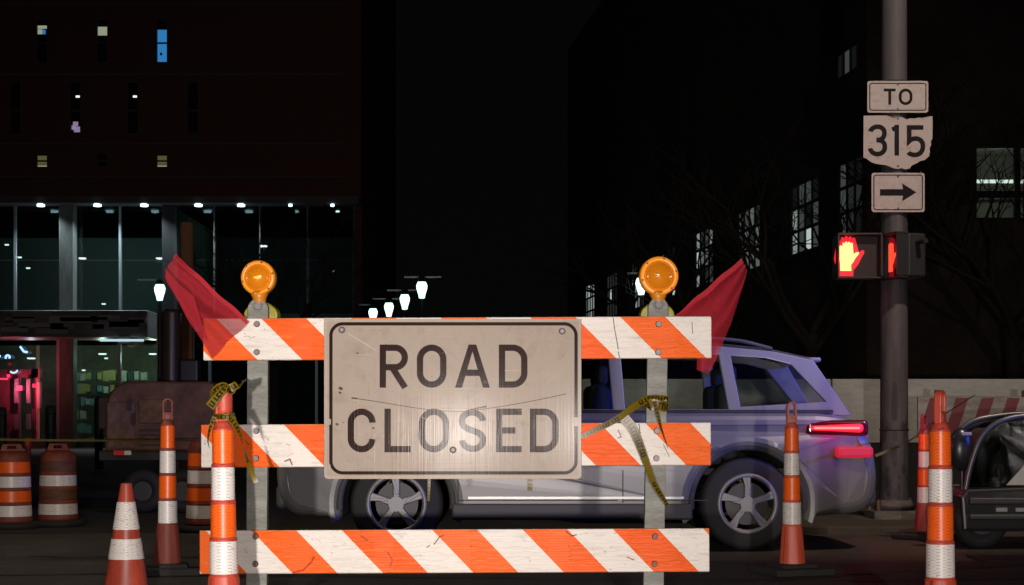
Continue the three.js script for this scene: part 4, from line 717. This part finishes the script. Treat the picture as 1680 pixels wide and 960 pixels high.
  board(328, 1163.5, 868.5, 940, 413, [['#b33408', 8, [[480, 938], [498, 934], [512, 920], [516, 912]]], ['#5c2c12', 4, [[592, 878], [604, 886]]], ['#6b3a1c', 4, [[712, 893], [722, 880], [730, 878]]], ['#a33a0c', 5, [[640, 930], [644, 918], [636, 905]]], ['#3a2418', 4, [[928, 872], [938, 880], [946, 878]]], ['#7a6a5a', 4, [[700, 898], [706, 894]]], ['#a33a0c', 4, [[1028, 915], [1040, 920]]]], 103);
  // posts, tilted as they stand
  for (const [x0, y0, x1, w] of [[422, 490, 419.5, 0.1], [1081, 488, 1073, 0.098]]) {
    const Yt = bY(y0), pg = (() => { const s = new THREE.Shape(), a = w / 2; s.moveTo(-a, 0); s.lineTo(a, 0); s.lineTo(a, Yt - a); s.absarc(0, Yt - a, a, 0, Math.PI); s.lineTo(-a, 0); return ext(s, 0.045, 0.004); })();
    const m = part('post', pg, M.post, g), lean = -(bX(x1) - bX(x0)) / (bY(y0) - bY(960));
    m.position.set(bX(x0) + (bX(x1) - bX(x0)) * Yt / (bY(y0) - bY(960)), 0, -0.066); m.rotation.z = -lean * 1;
    part('foot', [box(0.09, 0.07, 1.4, 0, 0.035, 0, 0.01)], M.post, g).position.set(m.position.x, 0, -0.04);
    const bl = [];
    for (const [yy, k] of [[532, 0], [578, 0], [707, 0], [752, 0], [880, 1], [925, 1]]) { const t = (yy - y0) / (960 - y0); const b = part('bolt', bolt(0.016, 0.014), k ? M.rustBolt : M.bolt, g); b.position.set(bX(x0 + (x1 - x0) * t), bY(yy), 0.02); }
    part('bolt', [bolt(0.02, 0.012), new THREE.TorusGeometry(0.022, 0.004, 8, 20)], std(rgb(0.2, 0.2, 0.19), 0.7), g).position.set(bX(x0), bY(y0 + 12), -0.012);
  }
}

// ROAD CLOSED: zoom units 3.2 per pixel, origin (520, 500)
{
  const D = BD - 0.035, S = F / D, X = (u) => (520 + u / 3.2 - 742.8) / S, Y = (v) => -(500 + v / 3.2 - 654.7) / S, c0 = at(742.8, 654.7, D);
  const g = thing('road_sign', 'large worn white sign reading ROAD CLOSED bolted to the barricade boards', 'road sign', c0);
  const U0 = 38, U1 = 1388, V0 = 75, V1 = 915;
  const map = canvasTex(1350, 840, (c, w, h) => {
    reseed(301); c.translate(-U0, -V0); c.fillStyle = '#c9bdb0'; c.fillRect(U0, V0, w, h);
    for (let q = 0; q < 300; q++) { c.globalAlpha = rr(0.02, 0.07); c.fillStyle = ['#8c7864', '#efe8df', '#77685a'][q % 3]; c.beginPath(); c.ellipse(rr(U0, U1), rr(V0, V1), rr(6, 90), rr(3, 30), rnd() * 3, 0, 7); c.fill(); }
    // letters and border, rubbed
    c.globalAlpha = 0.93; c.strokeStyle = '#2e1c18';
    c.lineWidth = 17; rrect(c, 74, 101, 1286, 782, 62); c.stroke();
    for (const [ch, a, b] of [['R', 330, 478], ['O', 525, 680], ['A', 725, 908], ['D', 955, 1105]]) glyph(c, ch, a, 210, b, 436, 33);
    for (const [ch, a, b] of [['C', 162, 308], ['L', 355, 492], ['O', 535, 693], ['S', 745, 888], ['E', 940, 1075], ['D', 1118, 1268]]) glyph(c, ch, a, 546, b, 775, 33);
    // pale rub marks running down over the print, with their own edges
    for (let q = 0; q < 210; q++) { const x = rr(240, 1240), y = rr(180, 800); c.globalAlpha = rr(0.04, 0.2); c.fillStyle = rnd() < 0.7 ? '#e3d6c6' : '#6f5c4c'; c.fillRect(x, y, rr(0.8, 3), rr(20, 170)); }
    for (let q = 0; q < 120; q++) { c.globalAlpha = rr(0.05, 0.22); c.fillStyle = rnd() < 0.6 ? '#e9ddcd' : '#7f6a58'; c.fillRect(rr(80, 1300), rr(110, 880), rr(20, 180), rr(0.8, 2)); }
    for (let q = 0; q < 26; q++) { c.globalAlpha = rr(0.3, 0.8); c.strokeStyle = '#efe6da'; c.lineWidth = rr(1, 3); const x = rr(70, 1340), y = rr(100, 880), a = rr(-0.3, 0.8); c.beginPath(); c.moveTo(x, y); c.lineTo(x + rr(10, 80) * Math.cos(a), y + rr(10, 60) * Math.sin(a)); c.stroke(); }
    c.globalAlpha = 0.8; c.strokeStyle = '#e9dfd3'; c.lineWidth = 5; c.beginPath(); c.moveTo(162, 150); c.lineTo(310, 240); c.stroke();
    c.fillStyle = '#d2c7ba'; c.globalAlpha = 0.95; c.fillRect(1335, 592, 40, 46); c.fillRect(60, 600, 14, 30); c.fillRect(60, 840, 12, 26);
    c.globalAlpha = 0.85; c.strokeStyle = '#5b4434'; c.lineWidth = 3.5; c.beginPath(); c.moveTo(180, 490); c.bezierCurveTo(380, 512, 560, 565, 780, 560); c.bezierCurveTo(960, 540, 1120, 510, 1310, 468); c.stroke();
    c.lineWidth = 7; c.beginPath(); c.moveTo(184, 490); c.lineTo(212, 493); c.moveTo(800, 552); c.lineTo(892, 534); c.moveTo(600, 553); c.lineTo(648, 556); c.stroke();
    c.fillStyle = '#4a3a30'; for (const [x, y, r] of [[214, 255, 6], [125, 440, 12], [122, 462, 8], [106, 628, 9], [140, 618, 4], [296, 648, 7], [790, 566, 14], [830, 558, 9], [825, 103, 9]]) { c.globalAlpha = 0.7; c.beginPath(); c.ellipse(x, y, r, r * 0.7, 0.4, 0, 7); c.fill(); }
    for (let q = 0; q < 160; q++) { c.globalAlpha = rr(0.2, 0.6); c.beginPath(); c.arc(rr(U0, U1), rr(V0, V1), rr(0.7, 2.6), 0, 7); c.fill(); }
    c.globalAlpha = 0.35; c.fillStyle = '#e4dccb'; c.fillRect(U0, V0, w, 14); c.fillRect(U0, V1 - 16, w, 16); c.fillRect(U0, V0, 16, h); c.fillRect(U1 - 14, V0, 14, h);
    c.globalAlpha = 1;
  });
  const streaks = canvasTex(1024, 512, (c, w, h) => { reseed(302); c.fillStyle = '#808080'; c.fillRect(0, 0, w, h); for (let q = 0; q < 900; q++) { c.globalAlpha = rr(0.08, 0.4); c.fillStyle = rnd() < 0.5 ? '#fff' : '#000'; c.fillRect(rnd() * w, rnd() * h - 60, rr(1, 5), rr(60, 400)); } for (let q = 0; q < 160; q++) { c.globalAlpha = rr(0.05, 0.25); c.fillStyle = rnd() < 0.5 ? '#fff' : '#000'; c.fillRect(rnd() * w, rnd() * h, rr(40, 300), rr(1, 3)); } }, false);
  const s = new THREE.Shape(), r = 0.02, x0 = X(U0), x1 = X(U1), y0 = Y(V1), y1 = Y(V0);
  s.moveTo(x0 + r, y0); s.lineTo(x1 - r, y0); s.absarc(x1 - r, y0 + r, r, -Math.PI / 2, 0); s.lineTo(x1, y1); s.lineTo(x0, y1); s.lineTo(x0, y0 + r); s.absarc(x0 + r, y0 + r, r, Math.PI, Math.PI * 1.5);
  const pg = ext(s, 0.006, 0.0015), q = pg.attributes.position, uv = pg.attributes.uv;
  for (let i = 0; i < q.count; i++) uv.setXY(i, (q.getX(i) - x0) / (x1 - x0), (q.getY(i) - y0) / (y1 - y0));
  part('sign_face', pg, phys(rgb(0.6, 0.58, 0.57), 0.155, { map, bumpMap: streaks, bumpScale: 0.00018, specularIntensity: 0.045 }), g);
  for (const [u, v] of [[132, 133], [1287, 140], [715, 762]]) part('bolt', [bolt(0.012, 0.012), new THREE.TorusGeometry(0.013, 0.003, 8, 20)], M.bolt, g).position.set(X(u), Y(v), 0.013);
}

// amber warning lights on the posts
function warningLight(label, px, py, r, turn, on) {
  const z = -BD - 0.02, p = at(px, py, BD + 0.02), g = thing('warning_light', label, 'warning light', p, turn, undefined), R = r;
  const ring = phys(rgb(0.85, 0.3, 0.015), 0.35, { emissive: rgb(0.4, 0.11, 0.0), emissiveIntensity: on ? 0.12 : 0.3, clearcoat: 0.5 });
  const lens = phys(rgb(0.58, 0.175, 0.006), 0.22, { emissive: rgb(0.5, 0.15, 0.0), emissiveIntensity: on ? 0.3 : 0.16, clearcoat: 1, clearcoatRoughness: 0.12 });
  part('lens_ring', lathe([[R * 0.76, 0.018], [R * 0.8, 0.026], [R * 0.95, 0.022], [R, 0.01], [R, -0.03], [R * 0.9, -0.04]], 48).rotateX(Math.PI / 2), ring, g);
  const dome = lathe([[R * 0.78, 0.012], [R * 0.72, 0.022], [R * 0.5, 0.04], [R * 0.25, 0.049], [0, 0.052]], 64).rotateX(Math.PI / 2);
  { const q = dome.attributes.position; for (let i = 0; i < q.count; i++) { const x = q.getX(i), y = q.getY(i); if (Math.hypot(x, y) < R * 0.7) q.setZ(i, q.getZ(i) + 0.0022 * Math.sin(x * 520) * (y > -R * 0.2 ? 1 : 0.4)); } dome.computeVertexNormals(); }
  part('lamp_lens', dome, lens, g);
  const ridges = []; for (let k = -7; k <= 7; k++) { const x = k * R * 0.088, hh = Math.sqrt(Math.max(1e-6, (R * 0.7) ** 2 - x * x)); ridges.push(tube([[x, -hh * 0.9, 0.022], [x, -hh * 0.4, 0.042 - Math.abs(k) * 0.0015], [x, hh * 0.4, 0.042 - Math.abs(k) * 0.0015], [x, hh * 0.9, 0.022]], 0.0036, 12, 6)); }
  part('lens_rib', ridges, lens, g);
  for (let k = 0; k < 6; k++) { const a = k * Math.PI / 3 + 0.26; part('screw', bolt(0.006, 0.012), std(rgb(0.25, 0.07, 0.01), 0.5), g).position.set(Math.cos(a) * R * 0.89, Math.sin(a) * R * 0.89, 0.026); }
  if (on) part('lamp_filament', new THREE.SphereGeometry(0.012, 14, 10).scale(1.6, 0.5, 0.5).translate(0.006, -0.002, 0.052), glow(rgb(1, 0.5, 0.05), 1.5), g);
  part('neck', lathe([[0.03, -R - 0.045], [0.034, -R - 0.01], [0.05, -R + 0.02], [0, -R + 0.02]], 20).translate(0, 0, -0.02), phys(rgb(0.55, 0.2, 0.01), 0.4), g);
  const cs = new THREE.Shape(), cy = -R - 0.115; cs.moveTo(-0.082, cy); cs.lineTo(0.082, cy); cs.lineTo(0.082, cy + 0.03); cs.bezierCurveTo(0.075, cy + 0.065, 0.04, cy + 0.085, 0, cy + 0.092); cs.bezierCurveTo(-0.04, cy + 0.085, -0.075, cy + 0.065, -0.082, cy + 0.03); cs.closePath();
  part('battery_case', ext(cs, 0.07, 0.008, 3).translate(0, 0, -0.12), phys(rgb(0.42, 0.38, 0.02), 0.45, { map: grimeTex }), g);
}
warningLight('amber warning light on the left barricade post, glowing filament inside', 424, 456, 0.084, -0.07, true);
warningLight('amber warning light on the right barricade post with a bright rim', 1081, 453, 0.094, 0.05, false);

// red mesh flags
const weave = canvasTex(512, 512, (c, w, h) => { c.fillStyle = '#c41f35'; c.fillRect(0, 0, w, h); reseed(411); for (let i = 0; i < w; i += 8) { c.globalAlpha = 0.35; c.fillStyle = '#7c0d1e'; c.fillRect(i, 0, 3, h); c.fillRect(0, i, w, 3); } for (let q = 0; q < 200; q++) { c.globalAlpha = rr(0.03, 0.14); c.fillStyle = rnd() < 0.5 ? '#e85060' : '#5a0a14'; c.beginPath(); c.ellipse(rnd() * w, rnd() * h, rr(3, 30), rr(3, 20), rnd() * 3, 0, 7); c.fill(); } c.globalAlpha = 1; });
const flagM = phys(rgb(0.95, 0.9, 0.9), 0.85, { map: weave, transparent: true, opacity: 0.58, side: THREE.DoubleSide, sheen: 0.3, sheenColor: rgb(0.8, 0.2, 0.2) });
const hemM = phys(rgb(0.95, 0.75, 0.75), 0.8, { map: weave, transparent: true, opacity: 0.8, side: THREE.DoubleSide });
function cloth(corners, nu, nv, zf, c0) { // bilinear sheet between four photo points [px, py]
  const P = [], T = [], I = [];
  for (let j = 0; j <= nv; j++) for (let i = 0; i <= nu; i++) {
    const u = i / nu, v = j / nv, m = (k) => (corners[0][k] * (1 - u) + corners[1][k] * u) * (1 - v) + (corners[3][k] * (1 - u) + corners[2][k] * u) * v;
    const bow = zf(u, v), x = m(0), y = m(1), q = at(x + (bow[1] ?? 0), y + (bow[2] ?? 0), BD - bow[0]).sub(c0);
    P.push(q.x, q.y, q.z); T.push(u * 1.2, v * 1.2);
  }
  for (let j = 0; j < nv; j++) for (let i = 0; i < nu; i++) { const a = j * (nu + 1) + i; I.push(a, a + nu + 1, a + 1, a + 1, a + nu + 1, a + nu + 2); }
  const g = new THREE.BufferGeometry(); g.setAttribute('position', new THREE.Float32BufferAttribute(P, 3)); g.setAttribute('uv', new THREE.Float32BufferAttribute(T, 2)); g.setIndex(I); g.computeVertexNormals(); return g;
}
{
  const c0 = at(340, 520, BD), g = thing('safety_flag', 'red mesh flag folded over the left end of the top board', 'flag', c0);
  part('cloth', cloth([[288, 417], [408, 527], [347, 587], [268, 452]], 26, 20, (u, v) => [0.09 + 0.03 * Math.sin(v * 5 + u * 2) + 0.016 * Math.sin(v * 13 + u * 5) - 0.03 * u, 5 * Math.sin(u * 3.14) * (0.6 - v * 1.5) + 2 * Math.sin(v * 9), 4 * Math.sin(u * 3.14) * (1 - 2 * v) + 1.5 * Math.sin(u * 14)], c0), flagM, g);
  part('fold', cloth([[271, 440], [318, 486], [340, 562], [272, 458]], 16, 12, (u, v) => [0.115 + 0.03 * Math.sin(u * 3.1) * v, 0, 3 * Math.sin(u * 3.1)], c0), flagM, g);
  part('hem', cloth([[288, 416], [408, 526], [404, 531], [284, 423]], 26, 2, (u, v) => [0.096 - 0.03 * u + 0.03 * Math.sin(u * 2) + 0.016 * Math.sin(u * 5), 3 * Math.sin(u * 3.14), 4 * Math.sin(u * 3.14) + 1.5 * Math.sin(u * 14)], c0), hemM, g);
}
{
  const c0 = at(1175, 515, BD), g = thing('safety_flag', 'red mesh flag hanging behind the right end of the top board', 'flag', c0);
  part('cloth', cloth([[1216, 424], [1226, 444], [1164, 612], [1104, 524]], 16, 26, (u, v) => [-0.07 - 0.028 * Math.sin(u * 5 + v * 3) - 0.014 * Math.sin(u * 11 + v * 4), 4 * Math.sin(v * 3.14) * (u - 0.5) * 2, 3 * Math.sin(v * 3.14) + 1.2 * Math.sin(v * 17)], c0), flagM, g);
  part('cloth', cloth([[1145, 560], [1180, 560], [1161, 613], [1143, 607]], 8, 8, (u, v) => [-0.06 - 0.02 * Math.sin(u * 4), 0, 0], c0), flagM, g);
  part('hem', cloth([[1216, 424], [1220, 431], [1108, 530], [1102, 523]], 3, 26, (u, v) => [-0.062 - 0.03 * Math.sin(v * 3), -4 * Math.sin(v * 3.14), 3 * Math.sin(v * 3.14) + 1.2 * Math.sin(v * 17)], c0), hemM, g);
}

// ---------- caution tape ----------
const tapeT = canvasTex(512, 64, (c, w, h) => { reseed(71); c.fillStyle = '#b59a10'; c.fillRect(0, 0, w, h); c.fillStyle = '#14120a'; let x = 10; while (x < w * 0.62) { const ww = rr(7, 13); c.fillRect(x, 12, ww, 40); if (rnd() < 0.6) c.fillRect(x, 12, ww + 12, 9); if (rnd() < 0.5) c.fillRect(x, 42, ww + 12, 9); x += ww + rr(10, 22); } for (let q = 0; q < 60; q++) { c.globalAlpha = rr(0.05, 0.25); c.fillStyle = rnd() < 0.5 ? '#4b400c' : '#e0d27a'; c.fillRect(rnd() * w, rnd() * h, rr(5, 60), rr(1, 6)); } c.globalAlpha = 1; });
const tapeM = phys(rgb(0.3, 0.285, 0.27), 0.4, { map: tapeT, side: THREE.DoubleSide });
const tapeDim = std(rgb(0.2, 0.17, 0.05), 0.6, { side: THREE.DoubleSide });
function ribbon(pts, w0, w1, twist = 0, uvk = 3) { // pts: vectors
  const c = new THREE.CatmullRomCurve3(pts), n = Math.max(12, pts.length * 8), P = [], T = [], I = [], L = c.getLength();
  for (let i = 0; i <= n; i++) {
    const u = i / n, p = c.getPointAt(u), t = c.getTangentAt(u), side = V(0, 0, 1).cross(t).normalize(), a = twist * u, w = (w0 + (w1 - w0) * u) / 2;
    const d = side.multiplyScalar(Math.cos(a)).add(V(0, 0, Math.sin(a))).multiplyScalar(w);
    P.push(p.x + d.x, p.y + d.y, p.z + d.z, p.x - d.x, p.y - d.y, p.z - d.z); T.push(u * L * uvk, 1, u * L * uvk, 0);
    if (i < n) { const k = i * 2; I.push(k, k + 1, k + 2, k + 1, k + 3, k + 2); }
  }
  const g = new THREE.BufferGeometry(); g.setAttribute('position', new THREE.Float32BufferAttribute(P, 3)); g.setAttribute('uv', new THREE.Float32BufferAttribute(T, 2)); g.setIndex(I); g.computeVertexNormals(); return g;
}
const A = (px, py, d) => at(px, py, d);
{
  const g = thing('caution_tape', 'yellow and black tape knotted round the right barricade post with loose ends', 'tape');
  const d = BD - 0.04;
  part('strand', ribbon([A(950, 718, d), A(985, 702, d - 0.01), A(1015, 686, d - 0.02), A(1040, 668, d), A(1064, 655, BD - 0.005), A(1096, 656, BD + 0.02)], 0.022, 0.045, 0.5), tapeM, g);
  part('strand', ribbon([A(1024, 686, d - 0.02), A(1036, 700, d - 0.02), A(1044, 716, d - 0.02), A(1057, 750, d - 0.02), A(1074, 795, d - 0.03), A(1096, 830, d - 0.03)], 0.05, 0.022, 0.8), tapeM, g);
  part('strand', ribbon([A(1073, 658, BD - 0.02), A(1079, 680, d), A(1083, 697, d), A(1096, 735, d)], 0.024, 0.004, 1.2), tapeM, g);
  part('wrap', ribbon([A(1060, 668, BD + 0.02), A(1066, 664, BD - 0.006), A(1084, 666, BD - 0.008), A(1096, 668, BD + 0.02)], 0.055, 0.05), tapeM, g);
  for (const [x, w, y] of [[704, 0.014, 822], [870, 0.034, 806]]) part('end', ribbon([A(x, 780, BD - 0.012), A(x, 790, BD - 0.01), A(x - 1, y, BD - 0.01)], w, w * 0.8, 0.2), tapeM, g);
}
{
  const d = F / 395 - 0.06, g = thing('caution_tape', 'crumpled yellow tape round the top of the left front cone with hanging ends', 'tape');
  part('wrap', ribbon([A(350, 655, d + 0.05), A(356, 640, d - 0.005), A(368, 634, d - 0.012), A(378, 642, d - 0.005), A(384, 632, d + 0.03)], 0.035, 0.05, 1.2), tapeM, g);
  part('wrap', ribbon([A(344, 668, d), A(356, 652, d - 0.015), A(366, 640, d - 0.02), A(372, 630, d)], 0.04, 0.03, 0.9), tapeM, g);
  part('wrap', ribbon([A(350, 683, d + 0.04), A(362, 684, d - 0.004), A(376, 684, d - 0.004), A(386, 682, d + 0.04)], 0.022, 0.03, 0.4), tapeM, g);
  part('strand', ribbon([A(378, 637, d), A(388, 632, d), A(396, 629, d + 0.2), A(404, 624, BD)], 0.034, 0.03, 2.4), tapeM, g);
  part('strand', ribbon([A(376, 684, d), A(388, 700, d - 0.02), A(398, 728, d - 0.02), A(408, 762, d - 0.01), A(420, 792, d)], 0.03, 0.02, 3), tapeM, g);
  part('strand', ribbon([A(380, 686, d + 0.01), A(392, 706, d), A(400, 720, d), A(408, 730, d)], 0.03, 0.012, 2), tapeM, g);
  part('strand', ribbon([A(352, 684, d + 0.01), A(344, 705, d), A(341, 724, d), A(346, 742, d)], 0.02, 0.01, 1.4), tapeM, g);
  part('cap', new THREE.CapsuleGeometry(0.036, 0.07, 6, 16).translate(0, 0, 0), M.coneRed, g).position.copy(A(367, 658, F / 395));
}
{
  const g = thing('caution_tape', 'thin yellow tape strung level above the left drums', 'tape');
  part('strand', ribbon([A(-60, 720, 21), A(40, 722, 20.6), A(150, 723, 20.2), A(260, 723, 19), A(345, 723, 17)], 0.03, 0.02, 1), tapeDim, g);
}
{
  const g = thing('caution_tape', 'yellow tape sloping from the sign pole to the right front cone', 'tape');
  part('strand', ribbon([A(1436, 748, PD - 0.2), A(1462, 738, PD - 0.22), A(1500, 718, 15), A(1535, 690, 13), A(1562, 672, 12), A(1600, 648, 11)], 0.03, 0.02, 0.6), std(rgb(0.16, 0.14, 0.07), 0.5, { side: THREE.DoubleSide }), g);
}

shade(scene);
renderer.render(scene, camera);
